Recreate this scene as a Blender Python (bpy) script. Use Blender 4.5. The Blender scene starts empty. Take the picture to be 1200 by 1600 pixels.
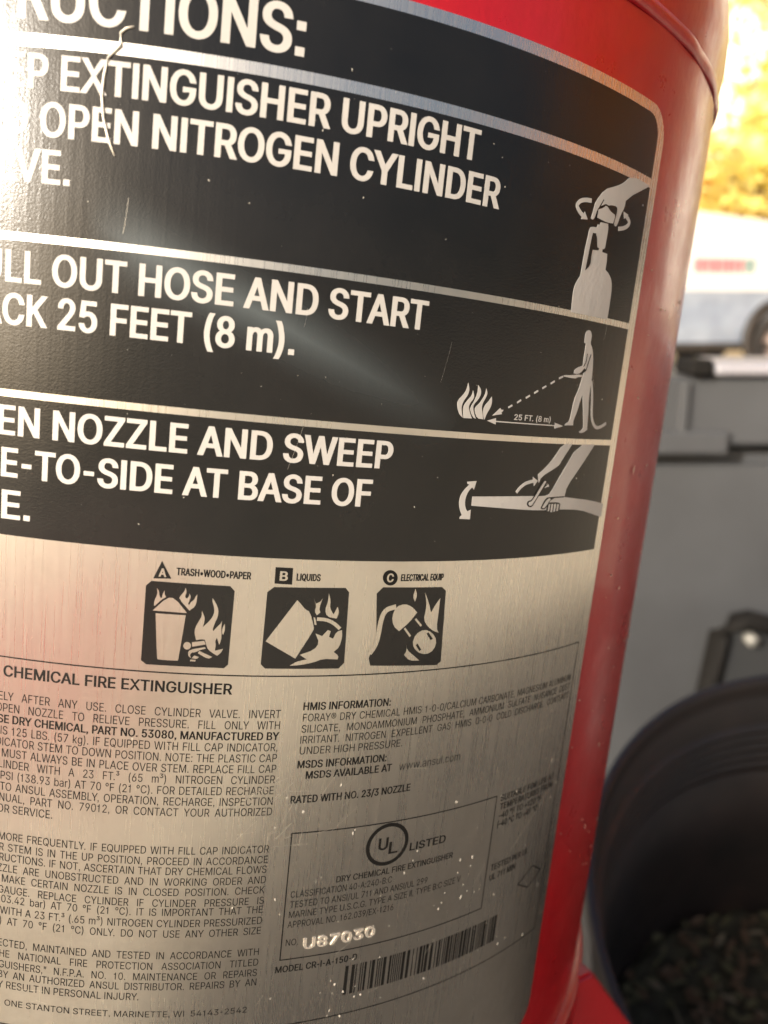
import bpy, bmesh, math, random
from mathutils import Matrix, Vector
from mathutils.geometry import delaunay_2d_cdt

S = bpy.context.scene
COL = S.collection
rng = random.Random(7)
rad = math.radians

# ------------------------------------------------------------------ camera
cam_data = bpy.data.cameras.new('camera')
cam_data.sensor_fit = 'VERTICAL'
cam_data.sensor_height = 32.0
cam_data.lens = 1261.8 / 1600 * 32.0
cam_data.clip_start = 0.01
cam_data.clip_end = 2000
cam_data.dof.use_dof = True
cam_data.dof.focus_distance = 0.170
cam_data.dof.aperture_fstop = cam_data.lens / 2.2
cam = bpy.data.objects.new('camera', cam_data)
cam.location = (0, 0, 0.85)
cam.rotation_euler = (rad(90 - 14), 0, 0)
COL.objects.link(cam)
S.camera = cam

# ------------------------------------------------------------------ daylight
SUN_AZ, SUN_EL = rad(-135.6), rad(20.5)
world = bpy.data.worlds.new('World')
S.world = world
world.use_nodes = True
wn = world.node_tree
sky = wn.nodes.new('ShaderNodeTexSky')
sky.sky_type = 'NISHITA'
sky.sun_disc = False
sky.sun_elevation = SUN_EL
sky.sun_rotation = SUN_AZ
sky.dust_density = 7.0
sky.ozone_density = 0.4
sky.air_density = 0.8
wn.links.new(sky.outputs[0], wn.nodes['Background'].inputs[0])
wn.nodes['Background'].inputs[1].default_value = 0.11
sun_data = bpy.data.lights.new('sun', 'SUN')
sun_data.energy = 2.7
sun_data.angle = rad(1.0)
sun_data.color = (1.0, 0.95, 0.87)
sun = bpy.data.objects.new('sun', sun_data)
d = Vector((math.sin(SUN_AZ) * math.cos(SUN_EL), math.cos(SUN_AZ) * math.cos(SUN_EL), math.sin(SUN_EL)))
sun.rotation_euler = d.to_track_quat('Z', 'Y').to_euler()
sun.location = d * 50
COL.objects.link(sun)
S.view_settings.view_transform = 'Standard'
S.view_settings.look = 'None'
S.view_settings.exposure = 0.9
S.view_settings.gamma = 1.0
S.view_settings.use_curve_mapping = False

# ------------------------------------------------------------------ helpers
def tag(o, label, cat, group=None, kind=None):
    o['label'] = label
    o['category'] = cat
    if group: o['group'] = group
    if kind: o['kind'] = kind
    return o

def empty(name, loc, rot=None):
    o = bpy.data.objects.new(name, None)
    COL.objects.link(o)
    m = Matrix.Translation(loc)
    if rot is not None: m = m @ rot
    o.matrix_world = m
    o.empty_display_size = 0.05
    return o

def link(name, bm, mat, parent=None, smooth=False, label=None):
    me = bpy.data.meshes.new(name)
    bm.normal_update()
    bm.to_mesh(me)
    bm.free()
    if smooth:
        for f in me.polygons: f.use_smooth = True
    for m in (mat if isinstance(mat, (list, tuple)) else [mat]): me.materials.append(m)
    o = bpy.data.objects.new(name, me)
    COL.objects.link(o)
    if parent: o.parent = parent
    if label: o['label'] = label
    return o

def structure(o):
    o['kind'] = 'structure'
    return o

def box(bm, x0, x1, y0, y1, z0, z1, bevel=0.0, mi=0):
    vs = [bm.verts.new((x, y, z)) for x in (x0, x1) for y in (y0, y1) for z in (z0, z1)]
    idx = ((0, 1, 3, 2), (4, 6, 7, 5), (0, 4, 5, 1), (2, 3, 7, 6), (0, 2, 6, 4), (1, 5, 7, 3))
    fs = [bm.faces.new([vs[i] for i in q]) for q in idx]
    for f in fs: f.material_index = mi
    if bevel > 0:
        es = list({e for f in fs for e in f.edges})
        bmesh.ops.bevel(bm, geom=es, offset=bevel, segments=3, affect='EDGES', profile=0.5)

def lathe(bm, prof, n=96, a0=0.0, a1=2 * math.pi, mi=0):
    full = abs(a1 - a0 - 2 * math.pi) < 1e-6
    cols = []
    for i in range(n if full else n + 1):
        t = a0 + (a1 - a0) * i / n
        cols.append([bm.verts.new((r * math.cos(t), r * math.sin(t), z)) for r, z in prof])
    for i in range(len(cols) if full else len(cols) - 1):
        A, B = cols[i], cols[(i + 1) % len(cols)]
        for k in range(len(prof) - 1):
            q = [A[k], B[k], B[k + 1], A[k + 1]]
            if prof[k][0] < 1e-6: q = [A[k], B[k + 1], A[k + 1]]
            elif prof[k + 1][0] < 1e-6: q = [A[k], B[k], A[k + 1]]
            f = bm.faces.new(q)
            f.material_index = mi
    bmesh.ops.remove_doubles(bm, verts=[v for c in cols for v in c], dist=1e-7)

def tube(bm, pts, r, n=12, caps=True):
    pts = [Vector(p) for p in pts]
    rings = []
    rr = r if isinstance(r, (list, tuple)) else [r] * len(pts)
    up = Vector((0, 0, 1))
    for i, p in enumerate(pts):
        t = (pts[min(i + 1, len(pts) - 1)] - pts[max(i - 1, 0)]).normalized()
        a = t.cross(up if abs(t.dot(up)) < .95 else Vector((1, 0, 0))).normalized()
        b = t.cross(a)
        rings.append([bm.verts.new(p + (a * math.cos(2 * math.pi * k / n) + b * math.sin(2 * math.pi * k / n)) * rr[i]) for k in range(n)])
    for A, B in zip(rings, rings[1:]):
        for k in range(n): bm.faces.new([A[k], A[(k + 1) % n], B[(k + 1) % n], B[k]])
    if caps:
        bm.faces.new(list(reversed(rings[0])))
        bm.faces.new(rings[-1])

# ------------------------------------------------------------------ materials
def mat(name, col, rough=0.5, metal=0.0, spec=0.5, coat=0.0, coat_rough=0.1):
    m = bpy.data.materials.new(name)
    m.use_nodes = True
    b = m.node_tree.nodes['Principled BSDF']
    b.inputs['Base Color'].default_value = (*col, 1)
    b.inputs['Roughness'].default_value = rough
    b.inputs['Metallic'].default_value = metal
    b.inputs['Specular IOR Level'].default_value = spec
    b.inputs['Coat Weight'].default_value = coat
    b.inputs['Coat Roughness'].default_value = coat_rough
    return m

class NT:
    def __init__(s, m):
        s.t = m.node_tree
        s.b = s.t.nodes['Principled BSDF']
    def n(s, kind, **kw):
        x = s.t.nodes.new(kind)
        for k, v in kw.items():
            if k in x.inputs: x.inputs[k].default_value = v
            else: setattr(x, k, v)
        return x
    def l(s, a, b): s.t.links.new(a, b)
    def coords(s, scale=(1, 1, 1)):
        tc = s.n('ShaderNodeTexCoord')
        mp = s.n('ShaderNodeMapping')
        mp.inputs['Scale'].default_value = scale
        s.l(tc.outputs['Object'], mp.inputs[0])
        return mp.outputs[0]
    def noise(s, scale, vec=None, detail=4, rough=0.5):
        x = s.n('ShaderNodeTexNoise')
        x.inputs['Scale'].default_value = scale
        x.inputs['Detail'].default_value = detail
        x.inputs['Roughness'].default_value = rough
        s.l(vec if vec is not None else s.coords(), x.inputs['Vector'])
        return x.outputs['Fac']
    def ramp(s, fac, stops):
        r = s.n('ShaderNodeValToRGB')
        e = r.color_ramp.elements
        while len(e) < len(stops): e.new(0.5)
        for q, (p, c) in zip(e, stops):
            q.position = p
            q.color = (*c, 1) if len(c) == 3 else c
        s.l(fac, r.inputs[0])
        return r.outputs[0]
    def rng(s, fac, a, b, c, d_):
        r = s.n('ShaderNodeMapRange')
        for k, v in zip(('From Min', 'From Max', 'To Min', 'To Max'), (a, b, c, d_)): r.inputs[k].default_value = v
        s.l(fac, r.inputs['Value'])
        return r.outputs[0]
    def bump(s, h, strength, dist, prev=None):
        x = s.n('ShaderNodeBump')
        x.inputs['Strength'].default_value = strength
        x.inputs['Distance'].default_value = dist
        s.l(h, x.inputs['Height'])
        if prev is not None: s.l(prev, x.inputs['Normal'])
        return x.outputs[0]
    def col(s, o): s.l(o, s.b.inputs['Base Color'])
    def rough(s, o): s.l(o, s.b.inputs['Roughness'])
    def normal(s, o): s.l(o, s.b.inputs['Normal'])

# brushed stainless steel: fine vertical grain, faint smudges
M_STEEL = mat('brushed_steel', (0.60, 0.56, 0.50), 0.4, 1.0)
t = NT(M_STEEL)
g = t.noise(1.0, t.coords((2600, 2600, 40)), 3, .6)
g2 = t.noise(1.0, t.coords((420, 420, 6)), 2, .5)
sm = t.noise(17, None, 7, .68)
t.col(t.ramp(sm, [(.28, (.50, .475, .43)), (.45, (.62, .595, .55)), (.72, (.67, .645, .60))]))
mx = t.n('ShaderNodeMath', operation='ADD')
t.l(g, mx.inputs[0]); t.l(t.rng(sm, .3, .7, .30, -.14), mx.inputs[1])
t.rough(t.rng(mx.outputs[0], .2, .85, .22, .34))
t.normal(t.bump(g2, .05, .0003, t.bump(g, .12, .00012)))
t.b.inputs['Anisotropic'].default_value = .55
tn = t.n('ShaderNodeTangent', direction_type='RADIAL', axis='Z')
t.l(tn.outputs[0], t.b.inputs['Tangent'])

# black screen-printed ink on the steel: slightly glossy, orange peel
M_BLACK = mat('black_print', (0.018, 0.018, 0.018), 0.3, 0, .36)
t = NT(M_BLACK)
o1 = t.noise(2300, None, 3, .6)
o2 = t.noise(1.0, t.coords((1100, 1100, 22)), 3, .6)
sm = t.noise(30, None, 5, .65)
t.col(t.ramp(sm, [(.3, (.006, .0064, .0068)), (.72, (.0125, .012, .0115))]))
base_r = t.rng(sm, .3, .7, .165, .235)
# glare streak painted in as a paler, rougher band down to the right
tc_ = t.n('ShaderNodeTexCoord'); sx = t.n('ShaderNodeSeparateXYZ'); t.l(tc_.outputs['Object'], sx.inputs[0])
def mth(op, a_, b_):
    x_ = t.n('ShaderNodeMath', operation=op)
    for i_, q_ in enumerate((a_, b_)):
        if isinstance(q_, (int, float)): x_.inputs[i_].default_value = q_
        else: t.l(q_, x_.inputs[i_])
    return x_.outputs[0]
yy = mth('MULTIPLY', sx.outputs['Y'], 1000.0)
zz = mth('MULTIPLY', mth('SUBTRACT', sx.outputs['Z'], .84085), 1000.0)
dist = mth('ABSOLUTE', mth('SUBTRACT', zz, mth('ADD', mth('MULTIPLY', yy, -.41), 9.3)), 0.0)
dist = mth('ADD', dist, mth('MULTIPLY', mth('SUBTRACT', sm, .5), 4.0))
across = t.rng(dist, .0, 11.0, 1.0, 0.0)
along = mth('MULTIPLY', t.rng(yy, -29.0, -18.0, 0.0, 1.0), t.rng(yy, 8.0, 46.0, 1.0, 0.0))
glare_streak = mth('MULTIPLY', mth('MULTIPLY', across, across), along)
t.rough(mth('ADD', base_r, mth('MULTIPLY', glare_streak, .30)))
mixc = t.n('ShaderNodeMix', data_type='RGBA')
t.l(glare_streak, mixc.inputs[0])
t.l(t.ramp(sm, [(.3, (.006, .0064, .0068)), (.72, (.0125, .012, .0115))]), mixc.inputs[6])
mixc.inputs[7].default_value = (.070, .084, .088, 1)
t.col(mixc.outputs[2])
t.normal(t.bump(o2, .08, .0002, t.bump(o1, .17, .0002)))

M_INKB = mat('black_lettering_ink', (0.006, 0.0055, 0.005), 0.5, 0, .25)
M_WHITE = mat('white_lettering_ink', (0.78, 0.74, 0.67), 0.45)
t = NT(M_WHITE)
sm = t.noise(60, None, 4, .6)
t.col(t.ramp(sm, [(.3, (.42, .405, .38)), (.7, (.47, .455, .43))]))
t.normal(t.bump(t.noise(900, None, 2, .5), .2, .0003))

# red tank enamel
M_RED = mat('red_enamel', (0.50, 0.008, 0.012), 0.36, 0, .5, .25, .10)
t = NT(M_RED)
sm = t.noise(26, None, 5, .6)
t.col(t.ramp(sm, [(.3, (.33, .0025, .008)), (.7, (.385, .004, .010))]))
t.rough(t.rng(t.noise(70, None, 5, .7), .35, .7, .27, .42))
t.normal(t.bump(t.noise(1.0, t.coords((200, 200, 110)), 3, .55), .13, .0010, t.bump(t.noise(600, None, 2), .12, .0003)))

M_CHIP = mat('chipped_pale_paint', (0.62, 0.42, 0.34), 0.6)
M_SPOT = mat('dried_mineral_spots', (0.46, 0.43, 0.37), 0.6)
M_STAMP = mat('stamped_bare_metal', (.56, .51, .44), .45, .6)
M_SCRATCH = mat('bright_scratch', (0.80, 0.76, 0.68), 0.3, .8)

# ------------------------------------------------------------------ lettering and artwork data (millimetres on the plate; glyphs per 1000 em)
GLYPHS = '''A480|16,0 201,509 276,509 463,0 395,0 287,302 280,323 272,346 264,372 255,402 244,438 232,478 245,478 233,437 222,402 213,371 204,345 197,322 191,302 85,0|110,142 110,199 370,199 370,142
B456|60,0 60,509 241,509 274,507 304,501 329,491 350,477 367,461 381,442 390,421 396,398 398,374 397,353 393,336 387,320 378,307 368,295 356,286 343,278 329,272 315,267 315,262 331,260 347,254 363,245 378,234 391,220 402,203 411,184 416,161 418,136 416,111 410,88 400,67 386,48 368,31 344,18 317,8 284,2 247,0|125,57 245,57 281,60 309,67 330,80 344,96 353,115 355,137 354,153 350,169 342,184 333,197 320,209 306,218 289,225 269,229 248,231 125,231|125,285 238,285 256,287 273,290 288,296 302,304 314,314 323,326 330,340 335,355 336,372 333,393 326,412 313,429 294,442 270,449 240,452 125,452
C510|267,-7 225,-3 186,7 150,25 119,49 92,79 70,115 53,157 44,203 40,254 44,305 53,352 70,393 92,429 119,459 150,484 186,501 225,512 267,516 293,514 317,511 340,504 362,496 383,485 402,471 419,456 435,438 448,418 459,397 467,373 473,348 408,348 404,365 397,380 389,395 380,407 369,418 357,428 344,437 330,444 315,449 300,453 284,455 267,456 237,453 209,445 184,432 161,414 141,391 125,364 113,332 106,295 103,254 106,213 113,177 125,145 141,117 161,94 184,76 210,63 237,56 267,53 284,54 300,56 315,60 330,65 344,72 357,81 369,90 380,102 389,114 397,128 404,144 408,160 473,160 467,135 459,112 448,91 435,71 420,53 402,38 383,24 363,13 341,5 317,-2 293,-6
D502|219,0 96,0 96,57 215,57 254,60 288,68 318,81 343,99 363,122 379,149 390,181 397,216 399,255 397,294 390,329 379,361 364,388 344,410 320,428 291,441 258,449 221,452 93,452 93,509 225,509 273,505 315,495 353,478 385,455 412,426 433,391 449,351 458,306 462,255 458,205 449,159 433,119 411,83 384,54 351,31 312,14 268,3|125,509 125,0 60,0 60,509
E419|60,0 60,509 372,509 372,452 125,452 125,286 355,286 355,229 125,229 125,57 375,57 375,0
F410|60,0 60,509 369,509 369,452 125,452 125,278 346,278 346,221 125,221 125,0
G520|269,-7 225,-3 185,7 149,25 118,49 91,79 69,116 53,157 43,203 40,254 43,305 53,352 69,393 91,429 117,459 149,484 184,501 223,512 265,516 291,514 316,510 340,504 363,494 384,483 403,469 421,453 436,436 449,416 460,395 468,373 474,349 408,349 402,365 395,379 387,393 378,406 368,417 356,427 344,436 330,443 315,448 300,453 283,455 265,456 236,453 209,445 183,432 160,414 141,392 125,364 113,332 106,295 103,254 106,213 113,177 125,145 141,117 161,95 184,76 210,63 238,56 269,53 296,55 322,61 345,71 365,85 382,102 396,123 407,147 413,173 415,202 434,199 283,199 283,256 478,256 478,200 475,160 466,124 451,91 431,62 406,38 377,19 344,5 308,-4
H517|60,0 60,509 125,509 125,289 392,289 392,509 457,509 457,0 392,0 392,232 125,232 125,0
I185|60,0 60,509 125,509 125,0
J396|185,-7 143,-2 106,11 75,33 52,63 38,100 33,145 33,173 98,173 98,145 100,117 108,93 122,74 139,61 160,53 185,50 209,53 230,61 248,74 261,93 269,117 272,145 272,509 336,509 336,145 332,100 318,63 294,33 263,11 227,-2
K467|104,145 104,216 116,231 128,246 139,261 151,275 162,289 174,303 187,317 199,331 212,344 364,509 448,509 231,276 228,276|60,0 60,509 125,509 125,334 124,225 125,193 125,0|372,0 188,259 228,309 449,0
L393|60,0 60,509 125,509 125,57 361,57 361,0
M628|60,0 60,509 152,509 277,187 280,179 284,170 287,159 291,147 295,135 299,123 303,110 307,97 311,84 315,71 319,60 322,49 307,49 311,59 314,71 318,83 322,95 326,108 330,121 334,134 338,146 342,158 346,169 349,179 352,187 476,509 568,509 568,0 504,0 504,291 504,302 504,314 504,327 505,340 505,354 505,369 505,383 506,398 506,413 506,428 507,443 507,457 513,457 508,441 503,425 498,409 492,393 487,378 482,363 477,348 472,335 467,322 463,310 459,300 456,291 342,0 286,0 170,291 167,300 163,310 159,321 155,333 150,347 145,361 140,376 134,392 129,408 124,424 118,441 112,457 119,457 119,444 120,430 120,416 120,401 121,386 121,372 121,357 121,342 122,328 122,315 122,302 122,291 122,0
N523|60,0 60,509 136,509 343,183 349,174 355,163 363,151 371,137 379,122 388,107 396,90 405,73 414,55 405,54 403,72 402,90 401,108 400,126 399,142 399,157 399,171 399,184 399,195 399,509 463,509 463,0 387,0 202,290 194,303 186,317 177,331 168,346 159,363 148,381 136,402 123,425 108,452 119,454 120,429 121,406 122,384 123,363 124,345 124,328 125,313 125,301 125,291 125,0
O533|267,-7 225,-3 186,7 150,25 119,49 92,79 70,115 53,157 44,203 40,254 44,305 53,352 70,393 92,429 119,459 150,484 186,501 225,512 267,516 309,512 348,501 384,484 415,459 442,429 464,393 480,352 490,305 493,254 490,203 480,157 464,115 442,79 415,49 384,25 348,7 309,-3|267,53 296,55 324,63 349,76 372,94 392,116 408,144 420,176 428,213 430,254 428,295 420,332 408,365 392,392 372,415 349,433 324,446 296,453 267,456 237,453 210,445 184,433 161,415 142,392 125,364 113,332 106,295 103,254 106,213 113,176 125,144 142,117 161,94 184,76 210,63 237,55
P445|60,0 60,509 235,509 272,506 305,499 332,487 356,471 375,452 390,430 400,404 407,377 409,348 407,318 400,291 390,265 375,243 356,223 332,207 305,195 272,188 235,186 109,186 109,242 233,242 257,244 279,248 297,256 312,266 324,279 333,294 339,310 343,328 344,348 343,367 339,385 333,402 324,416 312,428 297,439 279,446 257,451 232,452 125,452 125,0
Q533|245,159 313,159 369,85 384,65 468,-48 401,-48 346,27 331,46|267,-7 225,-3 186,7 150,25 119,49 92,79 70,115 53,157 44,203 40,254 44,305 53,352 70,393 92,429 119,459 150,484 186,501 225,512 267,516 309,512 348,501 384,484 415,459 442,429 464,393 480,352 490,305 493,254 490,203 480,157 464,115 442,79 415,49 384,25 348,7 309,-3|267,53 296,55 324,63 349,76 372,94 392,116 408,144 420,176 428,213 430,254 428,295 420,332 408,365 392,392 372,415 349,433 324,446 296,453 267,456 237,453 210,445 184,433 161,415 142,392 125,364 113,332 106,295 103,254 106,213 113,176 125,144 142,117 161,94 184,76 210,63 237,55
R449|60,0 60,509 236,509 273,506 305,500 333,489 356,473 376,455 390,433 401,408 407,381 409,352 407,323 401,296 390,271 376,250 356,232 333,217 305,206 273,200 236,198 96,198 96,255 234,255 258,256 280,260 298,267 313,276 325,287 334,300 340,316 344,333 345,352 344,371 340,389 334,405 325,419 313,430 298,440 279,446 258,451 233,452 125,452 125,0|353,0 230,229 303,229 428,0
S447|224,-9 188,-7 156,-1 128,9 102,23 81,40 64,60 51,83 42,109 38,137 104,137 108,118 114,102 123,88 136,76 150,66 166,59 185,53 204,50 224,49 246,50 267,54 286,60 303,69 317,79 329,92 338,106 344,122 346,139 344,154 340,168 332,179 322,189 310,197 296,205 280,211 263,217 245,222 184,239 145,253 112,269 86,289 67,313 56,341 52,372 54,400 62,425 75,448 92,468 113,484 138,498 165,508 195,514 227,516 259,514 289,508 316,498 340,484 360,468 377,449 390,427 398,403 401,378 337,378 332,402 320,421 302,437 280,449 254,456 225,459 204,457 185,454 167,448 152,440 139,430 129,418 121,405 117,391 115,376 117,359 122,345 131,334 142,324 155,315 169,308 184,302 198,297 212,293 264,279 279,275 295,270 312,264 328,256 344,248 359,238 372,226 384,213 395,198 402,180 407,161 408,139 406,112 399,87 386,64 370,43 349,25 323,11 294,0 261,-7
T449|32,452 32,509 417,509 417,452 257,452 257,0 193,0 193,452
U517|259,-8 220,-6 186,2 154,15 126,33 103,55 85,80 71,108 63,140 60,173 60,509 124,509 124,178 126,155 132,133 141,113 153,95 169,80 187,68 208,59 232,53 259,52 285,53 309,59 331,68 349,80 364,95 377,113 385,133 391,155 393,178 393,509 457,509 457,173 454,140 446,108 433,80 414,55 391,33 363,15 332,2 297,-6
V480|204,0 16,509 84,509 192,206 199,187 207,164 215,137 225,106 236,71 248,31 235,31 247,71 257,107 267,138 276,165 283,187 290,206 395,509 463,509 278,0
W686|155,0 16,509 82,509 163,196 167,179 172,162 175,145 179,128 183,111 187,94 190,76 194,58 197,40 189,40 193,58 196,76 200,94 203,111 207,128 211,145 215,162 220,179 224,196 306,509 380,509 462,196 466,179 470,162 474,145 478,128 482,111 486,94 490,76 494,58 497,40 488,40 492,58 495,76 499,94 503,111 506,128 510,145 515,162 519,179 523,196 603,509 670,509 530,0 455,0 368,323 362,345 357,368 351,391 346,417 341,445 336,475 350,475 345,446 340,420 335,395 330,371 324,347 318,323 230,0
X474|18,0 217,284 217,236 29,509 104,509 178,400 188,386 196,373 204,361 211,350 217,340 223,329 230,318 236,305 243,292 232,292 239,305 246,317 252,329 258,339 265,350 272,361 280,373 288,386 298,400 374,509 446,509 259,239 259,287 456,0 382,0 292,129 283,142 275,154 268,165 262,175 256,185 250,195 244,206 237,218 230,231 244,231 238,219 231,207 225,196 219,186 213,176 206,166 199,155 191,143 182,129 91,0
Y472|203,0 203,208 16,509 91,509 192,344 203,327 213,309 222,292 231,274 240,254 250,230 224,230 233,254 242,275 251,293 260,310 270,327 280,344 381,509 455,509 268,208 268,0
Z438|42,0 42,46 273,385 284,400 295,415 306,431 318,446 329,461 341,476 348,454 327,453 306,453 285,452 265,452 244,452 223,452 40,452 40,509 397,509 397,462 169,129 157,113 146,97 134,81 122,65 110,49 97,33 90,54 111,55 131,56 152,57 173,57 193,57 214,57 399,57 399,0
0453|227,-7 191,-3 158,7 130,24 105,48 85,77 69,113 57,155 50,202 48,254 50,306 57,353 69,395 85,431 106,461 130,484 159,502 191,512 227,516 262,512 295,502 323,484 348,461 368,431 384,395 396,353 403,306 405,254 403,202 396,155 384,113 368,77 348,48 323,24 295,7 263,-3|227,50 250,52 271,60 290,74 306,92 320,116 330,144 338,176 342,213 344,254 342,295 338,332 330,365 320,393 306,416 290,435 271,449 250,457 227,460 203,457 182,449 163,435 147,416 134,393 123,365 115,332 111,295 109,254 111,213 115,176 123,144 134,116 147,92 163,74 182,60 203,52
1380|158,0 158,352 60,352 60,398 112,404 148,425 166,458 174,500 222,500 222,0
2453|64,0 64,47 234,229 252,248 268,266 282,282 294,298 303,312 311,327 316,341 319,356 320,371 319,389 315,405 308,419 298,431 287,441 273,449 258,455 241,458 224,460 205,458 188,454 172,447 159,438 148,427 139,413 132,398 128,381 127,362 66,362 68,391 75,418 86,442 102,464 121,482 143,496 168,507 196,513 225,516 254,513 281,507 306,497 328,482 346,465 361,445 372,423 379,398 381,372 380,354 377,336 371,318 363,299 351,280 336,259 317,235 294,209 267,180 153,60 153,57 389,57 389,0
3453|218,-7 188,-5 159,1 133,10 108,22 88,38 70,57 57,79 48,104 44,132 109,132 112,115 118,100 126,87 137,76 150,66 165,59 182,54 200,51 219,50 239,51 258,55 275,61 291,69 304,80 315,93 323,108 328,125 329,145 328,163 323,180 316,196 306,211 292,223 275,234 254,241 229,246 201,248 157,248 157,299 288,448 288,452 70,452 70,509 372,509 372,461 211,278 211,289 247,290 279,286 308,276 333,262 354,244 371,222 383,198 391,173 393,145 390,116 383,90 370,66 354,45 333,27 309,12 281,2 251,-5
4453|40,105 40,158 247,509 311,509 109,166 109,163 413,163 413,105|282,0 282,121 282,146 282,318 343,318 343,0
5453|221,-7 192,-5 165,1 140,11 118,25 99,41 83,60 71,82 63,105 60,130 122,130 125,115 130,102 138,89 148,78 160,68 173,60 188,54 204,51 221,50 241,51 259,56 276,64 291,75 304,89 314,104 322,122 326,141 328,162 326,183 321,203 314,221 303,237 290,251 275,262 257,270 238,275 218,277 201,276 184,273 167,268 152,262 139,255 128,246 67,253 96,509 366,509 366,452 151,452 134,301 136,301 148,311 162,318 178,325 194,330 212,333 229,334 252,332 274,328 294,321 313,311 330,299 345,285 358,269 370,251 379,231 386,210 390,187 391,163 388,132 381,102 369,76 352,52 332,32 309,15 282,3 253,-4
6453|226,-7 196,-4 168,3 142,15 119,31 100,51 84,74 73,101 66,130 64,162 65,187 71,212 80,239 93,268 112,302 137,340 252,509 322,509 151,261 145,261 151,270 157,279 165,288 174,295 184,302 196,307 208,311 221,313 235,314 265,312 291,305 316,295 337,280 355,262 370,240 380,215 387,187 389,157 387,127 379,98 368,73 352,50 333,30 310,14 284,3 257,-4|226,48 245,50 263,55 279,63 293,73 304,86 314,101 322,119 326,137 327,157 326,178 322,196 314,213 304,228 293,241 279,251 263,259 245,264 226,265 207,264 190,259 174,252 160,241 148,229 138,214 131,197 126,179 125,158 126,138 131,119 138,102 148,86 160,73 174,63 190,55 207,50
7453|97,0 323,448 323,452 62,452 62,509 391,509 391,449 165,0
8453|226,-7 193,-5 163,1 136,11 111,25 91,42 74,62 62,84 54,109 52,135 53,156 58,176 65,195 75,212 87,228 101,241 117,252 134,260 153,265 153,267 129,276 109,289 93,308 80,330 73,354 70,380 73,405 79,429 90,450 106,469 124,485 146,498 170,508 197,514 226,516 255,514 282,508 306,498 328,485 346,469 361,450 373,429 379,405 382,380 379,354 372,330 359,308 343,289 323,276 300,267 300,265 319,260 335,252 351,241 365,228 377,212 387,195 395,176 399,156 401,135 398,109 391,84 378,62 362,42 341,25 317,11 289,1 259,-5|226,49 248,50 267,54 285,60 300,69 313,79 323,91 331,106 335,121 337,139 335,157 330,173 322,189 312,202 298,213 283,223 265,230 247,234 226,235 206,234 187,230 169,223 154,213 140,202 130,189 122,173 117,157 115,139 117,121 121,106 129,91 139,79 152,69 167,60 185,54 205,50|226,290 244,291 260,294 274,300 287,308 298,318 307,330 314,344 318,359 319,376 318,392 314,407 308,420 299,432 288,442 275,449 260,455 244,459 226,460 208,459 192,455 177,449 164,442 153,432 145,420 138,407 134,392 133,376 134,359 138,344 145,330 154,318 165,308 178,300 193,294 209,291
9453|226,516 256,513 285,506 310,494 333,478 352,458 368,434 380,408 387,378 389,347 387,322 382,296 373,270 359,240 340,207 315,168 200,0 130,0 301,248 307,248 302,238 295,229 287,221 278,214 268,207 257,202 245,198 232,195 218,195 188,197 161,203 137,214 116,229 98,247 83,269 72,294 66,321 64,352 66,382 73,411 85,436 101,459 120,479 143,494 168,506 196,513|226,460 207,459 190,454 174,446 160,435 148,423 138,407 131,390 127,372 125,352 127,331 131,313 138,295 148,280 160,268 174,257 190,250 207,245 226,243 245,245 263,249 279,257 293,267 305,280 314,295 322,312 326,330 327,350 326,371 322,390 314,407 305,422 293,435 279,446 263,454 245,459
.188|58,0 58,76 132,76 132,0
,188|58,0 58,76 132,76 132,10 124,-40 100,-72 66,-92 58,-62 82,-44 94,-22 96,0
:188|58,0 58,76 132,76 132,0|58,276 58,352 132,352 132,276
;188|38,-119 68,71 137,71 84,-119|103,271 92,272 81,277 71,284 64,294 59,304 58,316 59,328 64,339 71,349 81,356 92,360 103,362 116,360 126,356 136,349 143,339 148,328 149,316 148,304 143,294 136,284 126,277 116,272
(273|89,207 90,244 94,283 101,324 109,364 119,403 132,441 145,477 160,510 177,539 236,539 219,503 204,466 191,428 179,390 169,351 161,313 156,276 152,241 151,207 152,176 155,145 160,115 167,83 177,50 188,16 202,-19 218,-57 236,-96 177,-96 150,-46 128,4 111,55 99,106 92,156
)273|37,-96 56,-56 72,-18 86,18 97,52 106,85 113,116 118,147 121,177 122,207 121,241 117,276 112,313 104,351 94,390 82,428 69,466 54,503 37,539 97,539 113,510 128,477 142,441 154,403 164,364 173,323 179,283 183,244 184,207 182,156 174,104 161,53 144,3 123,-47 97,-96
-453|337,244 337,188 114,188 114,244
–350|350,244 350,188 0,188 0,244
/249|235,533 71,-76 14,-76 178,533
+453|198,34 198,364 255,364 255,34|61,172 61,226 391,226 391,172
°316|158,283 138,285 119,290 101,298 84,310 70,324 59,340 50,358 45,377 43,397 45,418 50,437 59,455 70,472 84,486 101,497 119,506 138,511 158,513 179,511 198,506 216,497 232,486 246,472 257,455 266,437 271,418 273,397 271,377 266,358 257,340 246,324 232,310 216,298 198,290 179,285|158,334 170,335 180,338 190,343 199,349 207,357 213,366 218,376 221,386 222,397 221,409 218,420 213,430 207,439 199,446 190,453 180,458 170,461 158,462 147,461 136,458 126,453 117,446 109,439 103,430 98,420 96,409 95,397 96,386 98,376 103,366 109,357 117,349 126,343 136,338 147,335
³309|155,302 133,303 113,307 94,312 77,320 63,329 51,341 42,354 36,368 34,383 94,383 97,374 103,366 113,360 126,354 140,351 156,350 173,352 187,355 200,362 209,370 214,380 216,392 214,403 208,413 198,422 184,429 166,433 146,434 115,434 115,473 195,534 195,535 50,535 50,583 266,583 266,541 154,453 154,466 178,467 199,466 219,461 236,453 251,444 263,432 271,418 277,403 278,387 276,371 271,356 262,342 250,330 236,320 218,313 199,307 178,303
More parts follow.
